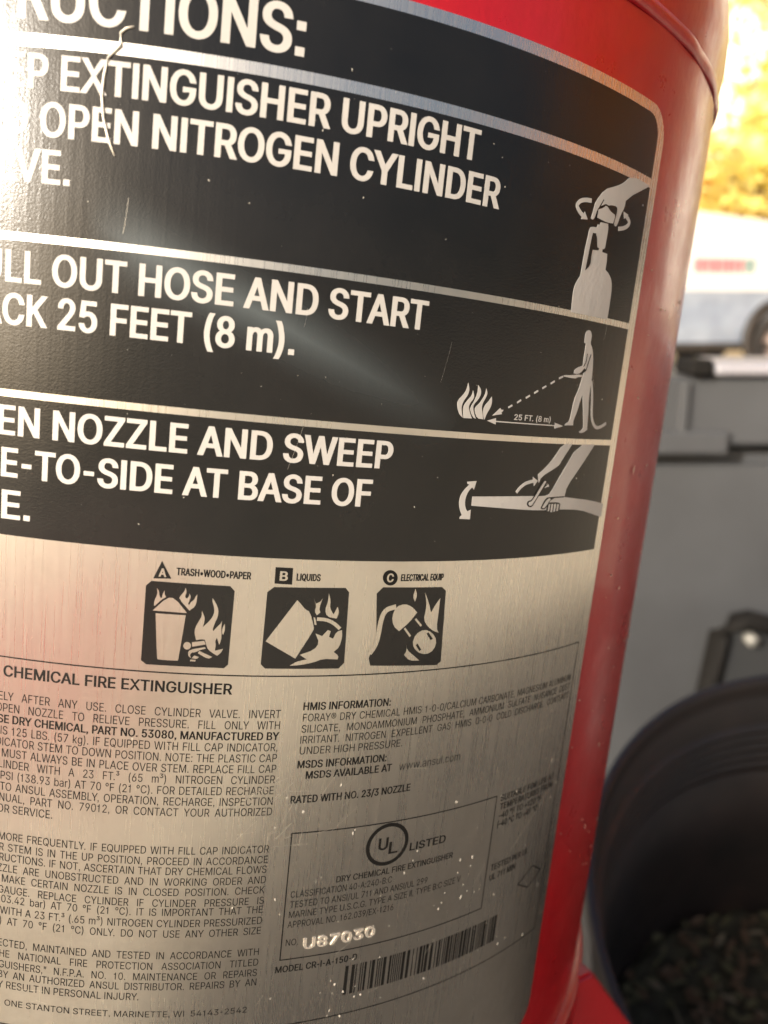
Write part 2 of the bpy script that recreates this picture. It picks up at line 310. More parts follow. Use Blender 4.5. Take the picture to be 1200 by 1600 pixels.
®463|231,118 205,120 179,125 154,134 131,145 110,160 91,177 74,196 60,217 48,240 40,264 35,290 33,317 35,344 40,369 48,394 60,417 74,438 91,457 110,474 131,488 154,500 179,509 205,514 231,516 258,514 284,509 309,500 332,488 353,474 372,457 389,438 403,417 415,394 423,369 428,344 430,317 428,290 423,264 415,240 403,217 389,196 372,177 353,160 332,145 309,134 284,125 258,120|231,166 258,169 284,175 307,187 328,202 347,220 362,241 373,265 380,290 382,317 380,344 373,369 362,393 347,414 328,432 307,447 284,458 258,465 231,467 205,465 180,458 156,447 135,432 116,414 101,393 90,369 83,344 81,317 83,290 90,265 101,241 116,220 135,202 156,187 180,175 205,169|273,226 228,312 273,312 319,226|161,226 161,409 253,409 261,408 270,406 279,402 288,397 295,391 302,383 307,374 310,363 311,350 310,338 307,326 302,316 295,307 287,300 278,295 268,291 259,288 250,287 185,287 185,319 239,319 245,319 251,322 257,327 262,333 266,341 267,350 266,360 262,367 257,372 251,375 245,377 239,378 203,378 203,226
•389|194,93 175,94 156,99 139,107 124,118 111,131 100,147 92,164 87,182 85,202 87,221 92,240 100,257 111,272 124,285 139,296 156,305 175,309 194,311 214,309 232,305 249,296 265,285 278,272 289,257 297,240 302,221 304,202 302,182 297,164 289,147 278,131 265,118 249,107 232,99 214,94
"321|78,318 70,509 136,509 128,318|193,318 185,509 250,509 243,318
\'206|78,318 70,509 136,509 128,318
a389|160,-9 137,-7 115,-3 94,5 76,15 60,29 48,45 38,63 32,84 30,108 32,128 36,146 43,161 53,174 64,184 78,193 92,200 108,206 125,211 143,214 161,217 178,220 200,223 218,225 234,227 247,229 257,231 265,235 271,240 274,246 276,255 276,257 275,272 272,285 267,297 260,307 251,315 240,322 227,327 212,330 196,331 178,330 163,327 149,322 137,316 127,309 118,301 110,292 104,283 100,274 41,291 51,313 64,331 79,346 95,358 114,368 133,375 153,380 173,383 194,384 208,384 223,382 239,379 255,375 271,369 286,360 300,350 312,336 322,320 330,301 335,278 337,251 337,0 277,0 277,52 272,52 267,43 260,34 252,25 242,16 229,8 215,1 199,-4 181,-7|170,45 192,47 211,51 228,59 242,68 254,80 263,93 270,108 274,122 276,138 276,190 272,187 267,184 259,182 251,180 241,178 231,176 221,174 210,173 200,171 191,170 182,169 175,168 161,166 147,163 134,159 122,153 112,147 103,139 97,130 93,118 92,105 93,93 96,82 102,72 109,64 119,57 130,52 142,48 156,46
b424|229,-8 208,-7 189,-3 172,4 159,12 147,21 138,31 130,41 123,50 118,59 112,59 112,0 53,0 53,509 114,509 114,319 118,319 123,327 130,336 137,346 147,355 158,364 171,373 188,379 207,383 229,384 259,382 287,374 313,361 335,342 354,320 370,293 381,261 388,227 390,189 388,151 381,116 370,84 355,57 336,34 313,16 288,3 260,-6|220,47 242,49 262,55 279,66 294,80 306,97 316,117 323,139 327,163 328,189 327,215 323,239 316,261 307,281 295,298 280,311 262,322 243,328 220,330 198,328 178,322 161,312 147,299 134,282 125,263 118,241 114,216 113,189 114,162 118,138 125,115 135,95 147,78 162,65 179,55 198,49
c396|207,-8 174,-5 144,3 117,16 93,35 72,58 56,85 44,116 37,150 34,187 37,225 44,260 56,291 72,318 93,341 117,360 144,374 174,382 207,384 226,384 243,381 260,377 276,371 291,364 305,356 318,346 330,335 340,322 349,308 356,293 362,277 303,262 300,272 295,281 290,289 284,297 278,304 270,311 261,316 252,321 242,325 231,328 220,329 207,330 184,328 163,321 145,310 130,296 118,278 108,258 102,236 98,212 96,187 98,163 102,139 108,117 118,97 130,80 145,66 163,55 184,49 207,46 220,47 232,49 243,52 253,55 262,60 271,66 279,73 285,80 292,89 297,98 301,107 304,117 363,102 357,86 350,70 341,56 331,43 319,32 306,21 292,12 277,5 261,-1 244,-5 226,-7
d424|195,-8 165,-6 137,3 111,16 89,34 70,57 55,84 43,116 36,151 34,189 36,227 43,261 55,293 70,320 89,342 112,361 137,374 165,382 196,384 218,383 237,379 253,373 267,364 278,355 287,346 295,336 301,327 306,319 311,319 311,509 372,509 372,0 313,0 313,59 307,59 301,50 295,41 287,31 277,21 266,12 252,4 236,-3 217,-7|205,47 226,49 246,55 263,65 278,78 290,95 299,115 306,138 310,162 312,189 310,216 306,241 300,263 290,282 278,299 263,312 246,322 227,328 205,330 182,328 162,322 145,311 130,298 118,281 108,261 102,239 98,215 96,189 98,163 102,139 109,117 118,97 130,80 145,66 162,55 182,49
e404|212,-8 177,-5 145,3 117,16 92,35 72,58 56,85 44,116 37,150 34,187 36,224 44,258 55,290 71,317 91,340 115,359 142,373 172,382 205,384 226,383 246,380 266,374 285,366 303,355 319,341 334,324 347,305 357,282 365,256 370,227 371,194 371,169 75,169 75,221 338,221 310,202 308,226 304,248 298,269 288,286 277,301 263,314 246,323 227,328 205,330 183,328 164,323 146,313 131,301 119,286 109,270 102,251 97,231 96,211 96,178 98,151 102,127 110,106 121,88 135,73 151,61 169,53 190,48 212,46 227,47 241,49 254,53 265,58 276,65 285,73 294,82 300,93 306,105 365,91 358,72 348,55 335,39 320,26 302,14 283,4 261,-3 237,-7
f254|228,379 228,327 6,327 6,379|81,0 81,432 82,452 87,470 96,486 107,499 120,510 135,519 152,525 169,529 187,530 201,530 212,529 222,527 231,525 238,523 243,521 227,468 224,470 220,471 215,472 209,473 202,474 195,474 178,472 164,468 154,460 147,449 143,435 142,419 142,0
g425|207,-151 180,-149 156,-146 134,-140 114,-132 97,-122 82,-110 70,-97 59,-84 51,-69 101,-41 107,-49 114,-57 122,-66 131,-74 142,-82 154,-88 169,-93 187,-96 207,-97 236,-95 261,-87 282,-75 298,-58 308,-34 311,-6 311,68 306,68 301,60 294,51 287,41 277,32 266,23 252,16 236,10 217,6 195,5 165,7 138,14 113,27 90,43 71,65 55,90 43,120 36,154 34,191 36,229 43,263 55,293 71,320 90,342 112,361 138,374 166,382 196,384 218,383 237,379 253,373 267,365 279,356 288,346 296,336 302,327 308,319 313,319 313,379 372,379 372,-9 370,-40 363,-67 350,-90 334,-109 314,-124 291,-136 265,-144 237,-149|205,59 227,61 246,66 264,75 278,87 290,103 300,121 307,142 311,166 312,193 311,219 307,242 300,264 291,283 279,299 264,312 247,322 227,328 205,330 182,328 163,322 145,312 130,298 118,282 109,262 102,241 98,218 96,193 98,167 102,144 109,123 118,104 131,88 145,76 163,66 183,61
h410|114,227 114,0 53,0 53,509 114,509 114,287 102,287 116,319 132,344 152,362 175,374 200,382 227,384 252,383 275,377 295,369 313,356 328,340 341,321 350,298 355,271 357,240 357,0 296,0 296,235 293,263 286,286 273,304 256,318 235,326 210,329 192,328 176,324 161,317 147,308 136,297 126,283 119,266 115,248
i167|53,0 53,379 114,379 114,0|84,443 73,444 63,448 54,455 47,463 43,472 41,483 43,494 47,504 54,512 63,518 73,522 84,524 95,522 105,518 114,512 121,504 125,494 126,483 125,472 121,463 114,455 105,448 95,444
k381|110,137 110,212 121,212 284,379 360,379 184,199 177,199|53,0 53,509 114,509 114,0|294,0 148,186 191,229 372,0
l176|57,0 57,509 119,509 119,0
m610|53,0 53,379 112,379 112,295 108,295 114,314 122,331 132,346 144,358 158,368 172,376 187,382 203,385 219,386 245,383 268,375 287,361 303,342 314,320 321,295 312,295 318,312 326,329 337,343 350,356 364,366 381,375 398,381 417,385 437,386 458,385 478,380 497,372 514,361 529,346 541,328 550,307 555,283 557,255 557,0 496,0 496,254 493,279 485,298 473,313 456,323 438,329 419,330 402,329 387,326 374,320 363,312 353,302 345,290 340,277 336,263 335,247 335,0 274,0 274,260 272,280 265,297 253,311 238,322 220,328 199,330 185,329 171,326 158,320 145,312 135,302 126,289 119,274 115,257 114,238 114,0
n410|114,227 114,0 53,0 53,379 112,379 112,287 102,287 116,319 132,344 152,362 175,374 200,382 227,384 252,383 275,377 295,369 313,356 328,340 341,321 350,298 355,271 357,240 357,0 296,0 296,235 293,263 286,286 273,304 256,318 235,326 210,329 192,328 176,324 161,317 147,308 136,297 126,283 119,266 115,248
o415|207,-8 174,-5 144,3 117,16 93,35 72,58 56,85 44,116 37,150 34,187 37,225 44,260 56,291 72,318 93,341 117,360 144,374 174,382 207,384 241,382 271,374 299,360 323,341 343,318 359,291 371,260 379,225 381,187 379,150 371,116 359,85 343,58 323,35 299,16 271,3 241,-5|207,46 231,49 252,55 270,66 285,80 298,97 307,117 314,139 318,163 319,187 318,212 314,236 307,258 298,278 285,296 270,310 252,321 231,328 207,330 184,328 163,321 145,310 130,296 118,278 108,258 102,236 98,212 96,187 98,163 102,139 108,117 118,97 130,80 145,66 163,55 184,49
p424|53,-143 53,379 112,379 112,319 118,319 123,327 130,336 137,346 147,355 158,364 171,373 188,379 207,383 229,384 259,382 287,374 313,361 335,342 354,320 370,293 381,261 388,227 390,189 388,151 381,116 370,84 355,57 336,34 313,16 288,3 260,-6 229,-8 208,-7 189,-3 173,4 159,12 147,21 138,31 130,41 124,50 118,59 114,59 114,-143|220,47 242,49 262,55 279,66 294,80 306,97 316,117 323,139 327,163 328,189 327,215 323,239 316,261 307,281 295,298 280,311 262,322 243,328 220,330 198,328 178,322 161,312 147,299 134,282 125,263 118,241 114,216 113,189 114,162 118,138 125,115 135,95 147,78 162,65 179,55 198,49
r259|53,0 53,379 112,379 112,321 115,321 124,339 137,354 152,367 171,377 191,383 213,385 218,385 223,385 229,384 235,384 240,384 243,384 243,322 241,323 236,324 230,324 223,325 215,326 207,326 190,324 174,321 159,315 146,306 135,296 126,284 119,269 115,254 114,237 114,0
s365|182,-8 157,-7 133,-3 112,3 93,12 76,24 62,38 50,54 41,73 36,94 94,107 101,87 111,72 124,60 141,52 160,47 181,45 206,47 227,53 244,62 258,74 265,88 268,103 266,115 262,126 254,136 243,144 229,150 212,155 149,170 118,180 92,192 72,208 58,227 50,249 47,274 49,295 55,314 65,332 79,347 95,360 115,370 137,378 161,383 187,384 212,383 234,379 254,372 271,363 286,352 299,339 309,324 318,308 324,290 268,277 262,291 254,304 243,316 228,325 210,331 187,333 166,331 147,326 131,317 119,305 111,292 109,277 110,264 115,253 124,243 136,235 152,229 172,223 229,209 261,200 287,187 306,171 320,153 328,131 331,107 329,85 323,65 312,47 298,31 281,18 260,6 236,-2 210,-7
t227|204,379 204,327 6,327 6,379|65,471 126,471 126,98 127,83 130,70 136,61 144,55 156,51 170,50 175,50 180,50 185,51 191,52 197,53 202,54 213,2 207,0 200,-2 192,-3 184,-3 176,-4 168,-4 138,-1 113,7 92,21 77,41 68,64 65,93
u410|182,-5 158,-3 135,2 115,11 97,23 82,39 69,59 60,82 54,109 53,139 53,379 114,379 114,144 116,117 124,94 137,75 154,61 175,53 200,50 218,51 234,55 249,62 263,71 274,83 283,97 290,113 295,132 296,153 296,379 357,379 357,0 298,0 298,92 307,92 294,60 277,35 257,17 234,5 209,-3
v389|163,0 17,379 84,379 165,155 173,132 180,110 187,87 193,64 199,42 206,21 184,21 191,42 197,64 203,87 209,110 216,132 224,155 305,379 371,379 226,0
w567|138,0 23,379 87,379 133,214 140,190 147,164 154,137 161,107 168,75 175,41 165,41 172,74 179,105 186,135 192,163 199,189 206,214 252,379 316,379 362,214 368,189 375,163 382,136 388,106 395,75 402,41 391,41 399,75 406,106 413,135 420,163 427,189 434,214 480,379 545,379 429,0 368,0 319,172 314,189 309,207 305,225 300,243 295,262 291,280 286,299 281,318 277,338 291,338 286,319 281,299 277,280 272,262 267,243 263,225 258,207 253,189 248,172 199,0
x379|21,0 171,218 171,171 29,379 100,379 147,306 159,287 170,270 179,253 188,237 198,221 207,206 175,206 185,221 194,237 202,253 211,270 222,287 233,306 282,379 352,379 209,169 209,214 358,0 287,0 231,85 219,103 209,120 200,136 191,152 182,167 173,182 205,182 195,167 187,152 178,136 170,120 160,103 148,85 91,0
y389|47,-139 61,-86 71,-87 83,-89 94,-90 104,-89 113,-86 122,-81 130,-74 138,-64 145,-51 151,-36 163,-1 17,379 84,379 165,155 173,132 180,109 187,87 193,64 199,42 206,21 184,21 190,42 196,64 202,87 209,110 216,132 224,155 305,379 371,379 204,-58 196,-77 187,-93 177,-107 165,-119 153,-128 139,-136 125,-141 109,-144 91,-145 82,-145 73,-144 65,-143 57,-142 52,-140
z380|42,0 42,46 254,320 254,323 48,323 48,379 333,379 333,331 126,60 126,56 339,56 339,0
 188
'''
LINES_BIG = [('h','INSTRUCTI','ONS:',-14.47,6.78,53.18,8.1),('i1','KEEP ','EXTINGUISHER UPRIGHT',-34.33,43.05,42.06,5.8),('i1','AND ','OPEN NITROGEN CYLINDER',-37.83,49.16,34.27,5.8),('i1','VA','LVE.',-45.1,-32.55,26.36,5.8),('i2','PULL ','OUT HOSE AND START',-34.68,35.83,8.76,5.7),('i2','BACK ','25 FEET (8 m).',-33.37,9.62,1.13,5.7),('i3','OPEN ','NOZZLE AND SWEEP',-33.55,31.56,-19.28,5.6),('i3','SIDE-','TO-SIDE AT BASE OF',-36.76,27.88,-27.27,5.6),('i3','FIR','E.',-43.14,-37.88,-35.4,5.6)]
BLOCKS = [('title',2,2.35,0,[('CHEMICAL FIRE EXTINGUISHER',-42.02,3.16,-67.38)]),('para',0,1.78,1,[('ELY AFTER ANY USE. CLOSE CYLINDER VALVE. INVERT',-42.97,13.5,-72.41),('OPEN NOZZLE TO RELIEVE PRESSURE. FILL ONLY WITH',-43.45,13.57,-74.88),('*SE DRY CHEMICAL, PART NO. 53080, MANUFACTURED BY',-42.98,13.52,-77.29),('IS 125 LBS. (57 kg). IF EQUIPPED WITH FILL CAP INDICATOR,',-42.37,13.46,-79.75),('DICATOR STEM TO DOWN POSITION. NOTE: THE PLASTIC CAP',-43.27,13.54,-82.17),('MUST ALWAYS BE IN PLACE OVER STEM. REPLACE FILL CAP',-41.97,13.6,-84.58),('LINDER WITH A 23 FT.³ (65 m³) NITROGEN CYLINDER',-42.6,13.54,-87.0),('PSI (138.93 bar) AT 70 °F (21 °C). FOR DETAILED RECHARGE',-42.12,13.47,-89.48),('TO ANSUL ASSEMBLY, OPERATION, RECHARGE, INSPECTION',-42.19,13.47,-91.92),('NUAL, PART NO. 79012, OR CONTACT YOUR AUTHORIZED',-42.27,13.53,-94.32)]),('para2',0,1.78,0,[('OR SERVICE.',-42.62,-31.04,-96.8)]),('para',0,1.72,1,[('MORE FREQUENTLY. IF EQUIPPED WITH FILL CAP INDICATOR',-42.18,13.61,-102.99),('R STEM IS IN THE UP POSITION, PROCEED IN ACCORDANCE',-41.98,13.55,-105.44),('RUCTIONS. IF NOT, ASCERTAIN THAT DRY CHEMICAL FLOWS',-41.92,13.46,-107.75),('ZZLE ARE UNOBSTRUCTED AND IN WORKING ORDER AND',-42.27,13.52,-110.21),('MAKE CERTAIN NOZZLE IS IN CLOSED POSITION. CHECK',-41.23,13.44,-112.6),('GAUGE. REPLACE CYLINDER IF CYLINDER PRESSURE IS',-42.0,13.5,-115.16),('03.42 bar) AT 70 °F (21 °C). IT IS IMPORTANT THAT THE',-41.25,13.41,-117.3),('WITH A 23 FT.³ (.65 m³) NITROGEN CYLINDER PRESSURIZED',-41.46,13.48,-119.95),(') AT 70 °F (21 °C) ONLY. DO NOT USE ANY OTHER SIZE',-41.54,13.4,-122.42),('ECTED, MAINTAINED AND TESTED IN ACCORDANCE WITH',-41.69,13.39,-127.6),('HE NATIONAL FIRE PROTECTION ASSOCIATION TITLED',-41.34,13.46,-130.17),('GUISHERS," N.F.P.A. NO. 10. MAINTENANCE OR REPAIRS',-41.41,13.38,-132.73),('BY AN AUTHORIZED ANSUL DISTRIBUTOR. REPAIRS BY AN',-41.5,13.43,-135.11)]),('para2',0,1.72,0,[('Y RESULT IN PERSONAL INJURY.',-41.56,-11.44,-137.6)]),('addr',0,1.45,0,[('ONE STANTON STREET, MARINETTE, WI  54143-2542',-39.89,11.86,-141.75)]),('heads',2,1.75,0,[('HMIS INFORMATION:',18.19,37.63,-70.8)]),('para',0,1.7,1,[('FORAY® DRY CHEMICAL HMIS 1-0-0/CALCIUM CARBONATE, MAGNESIUM ALUMINUM',18.27,96.51,-73.3),('SILICATE, MONOAMMONIUM PHOSPHATE, AMMONIUM SULFATE NUISANCE DUST',18.22,96.64,-75.8),('IRRITANT. NITROGEN EXPELLENT GAS HMIS 0-0-0 COLD DISCHARGE. CONTENTS',18.16,96.8,-78.25)]),('para2',0,1.7,0,[('UNDER HIGH PRESSURE.',18.26,41.7,-80.7)]),('heads',2,1.75,0,[('MSDS INFORMATION:',18.1,38.14,-83.85),('MSDS AVAILABLE AT',20.09,39.7,-86.35),('RATED WITH NO. 23/3 NOZZLE',17.34,45.08,-91.87)]),('web',-1,1.9,0,[('www.ansul.com',41.62,58.04,-86.45)]),('heads',1,1.7,0,[('SUITABLE FOR USE AT',73.57,95.38,-100.71),('TEMPERATURES FROM',73.77,95.38,-103.05),('–40 °F TO +120 °F',73.7,90.63,-105.5),('(–40 °C TO +49 °C)',73.6,89.84,-107.83),('TESTED PER UL',73.52,88.06,-119.71),('UL 711 MIN',73.51,83.31,-122.47)]),('cert',2,2.0,0,[('LISTED',47.02,56.87,-107.18)]),('certu',2,3.0,0,[('U',38.83,41.04,-105.62)]),('certu',2,3.0,0,[('L',41.55,43.65,-106.91)]),('heads',1,1.5,0,[('DRY CHEMICAL FIRE EXTINGUISHER',29.39,59.7,-111.9)]),('para2',0,1.6,0,[('CLASSIFICATION 40-A:240-B:C',19.27,43.2,-114.35),('TESTED TO ANSI/UL 711 AND ANSI/UL 299',19.35,53.04,-116.8),('MARINE TYPE U.S.C.G. TYPE A SIZE II, TYPE B:C SIZE V',19.28,63.28,-119.25),('APPROVAL NO. 162.039/EX-1216',19.2,44.47,-121.7),('NO.',19.19,21.92,-126.12)]),('serial',3,2.6,0,[('U87030',23.33,40.2,-127.35)]),('heads',2,1.65,0,[('MODEL CR-I-A-150-D',17.47,36.45,-132.67)]),('class',3,1.5,0,[('TRASH•WOOD•PAPER',-9.08,5.15,-43.14),('LIQUIDS',14.32,19.1,-43.0),('ELECTRICAL EQUIP',36.84,47.07,-42.86)]),('feet',2,1.25,0,[('25 FT. (8 m)',60.71,72.03,-7.36)])]
ICONS = {'bottle_w':[[(73.84,17.21),(73.68,19.0),(73.54,21.77),(73.86,23.21),(74.65,24.56),(75.25,25.27),(75.25,26.35),(75.49,30.69),(75.84,33.5),(76.06,35.36),(76.54,35.91),(78.5,36.13),(78.71,36.78),(79.5,36.87),(79.63,37.42),(82.46,37.75),(82.82,36.64),(82.76,34.76),(82.69,32.87),(82.53,32.22),(81.73,31.99),(81.83,31.41),(83.81,31.34),(84.08,29.96),(84.05,27.9),(85.53,27.34),(86.94,26.27),(87.54,25.07),(87.84,23.17),(87.87,20.24),(87.78,17.27)],
[(88.88,49.37),(86.04,47.08),(83.29,45.84),(79.45,44.39),(76.78,41.26),(76.54,39.7),(76.04,37.54),(76.8,37.39),(77.33,38.04),(77.72,39.63),(78.51,40.71),(79.46,42.27),(79.86,42.2),(79.02,40.81),(80.49,41.48),(81.65,41.35),(82.99,41.69),(84.53,41.86),(85.21,41.16),(84.78,38.89),(84.75,37.95),(85.39,37.6),(86.04,37.89),(86.92,40.57),(88.01,42.21),(88.14,44.28),(98.3,49.35)],
[(72.7,36.77),(74.96,37.12),(73.63,38.51)],
[(87.93,41.41),(90.18,41.08),(88.56,39.96)]],'bottle_k':[[(76.54,26.55),(78.09,27.98),(78.01,29.58),(78.11,31.29),(80.23,31.51),(80.44,31.98),(79.64,32.09),(78.96,34.31),(78.6,34.46),(78.61,34.86),(77.36,34.75),(77.13,33.12),(76.84,29.38)],
[(77.93,37.55),(77.91,38.46),(77.85,39.96),(79.11,40.46),(79.63,41.0),(80.48,41.54),(81.54,41.33),(82.81,41.72),(84.72,41.84),(85.29,41.12),(84.6,37.86),(81.54,37.57)]],'bottle_w2':[[(78.0,38.11),(78.08,39.86),(79.42,40.34),(80.12,40.79),(80.48,41.11),(81.29,41.03),(82.37,40.39),(83.49,40.13),(84.48,39.95),(84.59,39.17),(84.25,38.04),(81.48,37.78)]],'man_w':[[(80.77,11.02),(80.12,11.17),(80.04,11.95),(79.98,13.2),(80.43,13.86),(81.11,14.11),(81.96,13.96),(82.56,13.12),(82.53,12.04),(82.49,11.2),(83.49,10.32),(84.33,8.39),(84.81,5.86),(85.13,2.93),(84.93,1.43),(85.18,-1.54),(85.67,-4.15),(86.04,-6.77),(86.22,-8.48),(85.0,-9.19),(83.52,-9.35),(83.0,-9.06),(84.06,-8.65),(84.59,-7.88),(83.52,-4.24),(82.31,-0.52),(81.79,-1.73),(81.19,-4.36),(80.27,-6.44),(80.32,-7.66),(77.22,-7.78),(77.48,-7.37),(78.77,-6.8),(79.03,-4.83),(79.35,-1.87),(80.54,0.77),(81.09,2.82),(81.22,3.81),(81.75,4.7),(82.23,5.28),(81.52,5.59),(80.28,4.32),(78.84,3.99),(77.85,4.13),(77.9,4.93),(79.18,5.58),(80.77,6.07),(80.72,8.78)],
[(74.45,3.39),(78.31,3.73),(79.15,3.94),(81.0,3.94),(81.09,3.59),(79.36,3.34),(78.62,2.92),(74.51,3.11)],
[(47.3,-0.5),(47.8,-1.71),(47.65,-2.88),(46.83,-4.1),(46.39,-5.13),(46.41,-6.12),(46.97,-7.75),(46.09,-7.14),(45.45,-6.03),(45.17,-4.89),(45.44,-4.05),(46.47,-2.97),(47.11,-1.93)],
[(48.73,-1.96),(49.13,-2.76),(49.18,-3.59),(48.32,-4.65),(48.13,-5.5),(48.62,-6.63),(49.32,-7.76),(47.18,-7.8),(46.81,-6.09),(46.9,-5.09),(47.8,-3.86),(48.6,-2.97)],
[(49.89,-0.77),(50.73,-1.63),(50.88,-2.62),(50.25,-3.84),(49.36,-4.74),(49.28,-5.58),(49.63,-6.56),(50.31,-7.76),(49.58,-7.57),(48.69,-6.29),(48.57,-5.47),(49.28,-4.25),(49.92,-2.53)],
[(52.06,-1.29),(52.49,-2.16),(52.33,-3.01),(51.74,-4.06),(51.46,-4.92),(51.59,-5.75),(52.24,-7.74),(50.63,-7.67),(49.79,-6.22),(49.74,-5.38),(50.76,-4.47),(51.43,-3.41),(51.97,-2.37)],
[(53.75,-2.83),(54.01,-3.9),(53.82,-5.09),(52.97,-6.51),(52.55,-7.82),(52.13,-7.07),(51.92,-5.73),(52.26,-4.7),(52.99,-3.97)],
[(54.53,-6.81),(56.43,-5.08),(56.81,-5.47),(57.37,-5.36),(57.3,-5.71),(56.89,-5.91),(57.09,-6.34)],
[(53.3,-7.98),(55.61,-7.29),(55.71,-7.87),(73.81,-7.89),(73.64,-7.35),(76.74,-7.98),(73.81,-8.65),(73.69,-8.11),(55.66,-8.11),(55.75,-8.65)]],'man_k':[[(81.69,8.88),(81.94,8.9),(81.94,6.9),(81.2,5.85),(80.92,5.98),(81.67,6.99)],
[(83.11,8.83),(83.42,8.86),(82.59,5.86),(82.32,4.92),(81.19,4.4),(81.04,4.53),(82.04,5.05),(82.26,5.91)]],'noz_w':[[(77.57,-12.09),(81.19,-12.01),(78.13,-15.81),(77.49,-16.94),(75.67,-17.89),(71.61,-19.77),(71.09,-21.17),(70.43,-19.23),(73.26,-17.17),(75.1,-15.3)],
[(83.63,-12.07),(90.65,-11.96),(85.53,-17.67),(81.43,-22.06),(81.1,-24.59),(80.77,-24.54),(85.42,-25.04),(91.96,-25.66),(99.45,-26.92),(99.16,-30.29),(94.56,-29.28),(88.22,-27.9),(79.61,-27.47),(72.14,-27.58),(64.78,-27.17),(57.6,-26.71),(52.05,-26.38),(51.95,-24.38),(59.48,-24.27),(68.27,-24.19),(73.65,-24.24),(74.71,-23.95),(75.51,-23.69),(78.35,-19.38)],
[(50.12,-21.19),(52.58,-20.98),(52.15,-22.88),(51.64,-22.36),(50.72,-23.25),(50.22,-24.65),(50.22,-26.05),(50.68,-27.16),(51.17,-27.62),(51.97,-27.26),(52.08,-29.38),(49.33,-29.28),(49.34,-28.79),(49.84,-28.5),(49.01,-27.11),(48.68,-25.72),(48.8,-24.33),(49.45,-23.11),(50.79,-21.79),(50.28,-21.7)],
[(68.84,-19.72),(70.62,-20.7),(69.64,-21.91)],
[(73.25,-22.36),(74.45,-21.44),(74.86,-22.0)]],'noz_k':[[(72.24,-20.69),(72.83,-20.36),(73.63,-20.5),(73.84,-20.95),(70.33,-26.13),(69.81,-26.72),(68.98,-26.78),(68.16,-26.33),(68.03,-25.66),(68.47,-25.22),(69.49,-25.12)],
[(75.74,-24.49),(80.98,-24.35),(80.98,-24.62),(76.15,-24.76),(74.82,-27.08),(73.64,-27.39),(72.86,-27.07),(73.33,-25.92),(74.29,-24.62)],
[(75.05,-26.06),(75.66,-25.7),(78.92,-25.77),(79.8,-26.17),(79.73,-27.97),(79.2,-28.3),(78.29,-28.31),(77.44,-28.48),(76.24,-28.37),(74.89,-27.95)]],'noz_w2':[[(72.7,-20.8),(73.11,-20.65),(73.49,-20.88),(70.0,-26.05),(69.54,-26.42),(68.91,-26.41),(68.52,-26.04),(68.63,-25.52),(69.56,-25.46)],
[(75.56,-24.71),(75.96,-24.95),(74.43,-26.88),(73.58,-27.09),(73.31,-26.86),(74.41,-25.18)],
[(75.49,-26.22),(76.09,-26.08),(75.99,-27.75),(75.45,-27.89)],
[(76.46,-26.17),(77.15,-26.11),(77.12,-28.09),(76.41,-28.07)],
[(77.5,-26.11),(78.22,-26.13),(78.16,-27.96),(77.51,-28.02)],
[(78.58,-26.14),(79.33,-26.23),(79.25,-27.77),(78.62,-27.9)]],'A_k':[[(-13.79,-44.68),(1.31,-44.69),(2.25,-45.66),(2.05,-60.97),(1.31,-61.77),(-13.86,-61.79),(-14.92,-61.03),(-14.79,-45.71)]],'A_m':[[(-12.63,-51.14),(-6.84,-51.12),(-7.7,-60.43),(-7.87,-60.64),(-11.6,-60.62),(-11.85,-60.4)],
[(-13.22,-50.6),(-10.67,-47.82),(-9.11,-47.78),(-6.63,-50.67)],
[(-13.05,-49.57),(-13.01,-48.63),(-12.62,-47.53),(-12.51,-46.84),(-12.67,-46.03),(-12.21,-46.62),(-12.11,-47.39),(-11.86,-47.99),(-11.54,-47.83),(-11.54,-47.15),(-11.16,-46.4),(-11.14,-47.12),(-10.81,-47.68),(-11.66,-48.29),(-12.83,-49.63)],
[(-8.31,-47.92),(-8.13,-47.28),(-7.37,-46.25),(-7.23,-45.5),(-6.95,-46.42),(-7.2,-47.12),(-7.1,-47.6),(-6.76,-47.69),(-6.48,-47.26),(-6.42,-46.67),(-6.11,-47.24),(-6.25,-47.93),(-6.56,-48.84),(-6.28,-48.92),(-5.95,-48.31),(-5.42,-47.88),(-5.19,-47.18),(-4.91,-46.77),(-4.9,-48.04),(-5.15,-49.24),(-6.2,-50.13)],
[(-3.8,-50.04),(-3.21,-51.19),(-3.15,-52.08),(-3.4,-53.38),(-2.01,-51.81),(-1.44,-50.59),(-1.43,-49.41),(-1.9,-48.05),(-1.91,-47.31),(-1.13,-48.4),(-0.57,-49.75),(-0.66,-51.15),(-1.13,-52.36),(-1.5,-53.78),(-1.3,-54.07),(-0.44,-52.93),(-0.0,-52.51),(0.23,-51.86),(0.16,-53.49),(0.34,-54.69),(0.33,-55.89),(0.02,-56.87),(-0.33,-55.92),(-0.55,-55.43),(-0.82,-56.14),(-0.63,-56.94),(-0.74,-58.15),(0.83,-57.68),(0.51,-58.5),(-0.2,-59.18),(-0.68,-58.95),(-2.06,-58.01),(-2.5,-57.03),(-2.85,-55.94),(-3.6,-55.88),(-4.52,-56.13),(-4.94,-54.76),(-4.87,-53.57),(-4.22,-52.14),(-3.73,-51.12)],
[(0.8,-52.47),(0.96,-53.66),(0.63,-54.83),(0.37,-54.28),(0.43,-53.28)],
[(-5.39,-57.34),(-5.58,-57.95),(-6.12,-58.23),(-6.69,-58.02),(-6.95,-57.44),(-6.76,-56.83),(-6.22,-56.55),(-5.65,-56.76)],
[(-5.31,-56.62),(-2.93,-56.17),(-2.64,-56.93),(-5.21,-57.53)],
[(-3.78,-58.34),(-1.15,-59.48),(-1.93,-59.98),(-4.01,-58.83)],
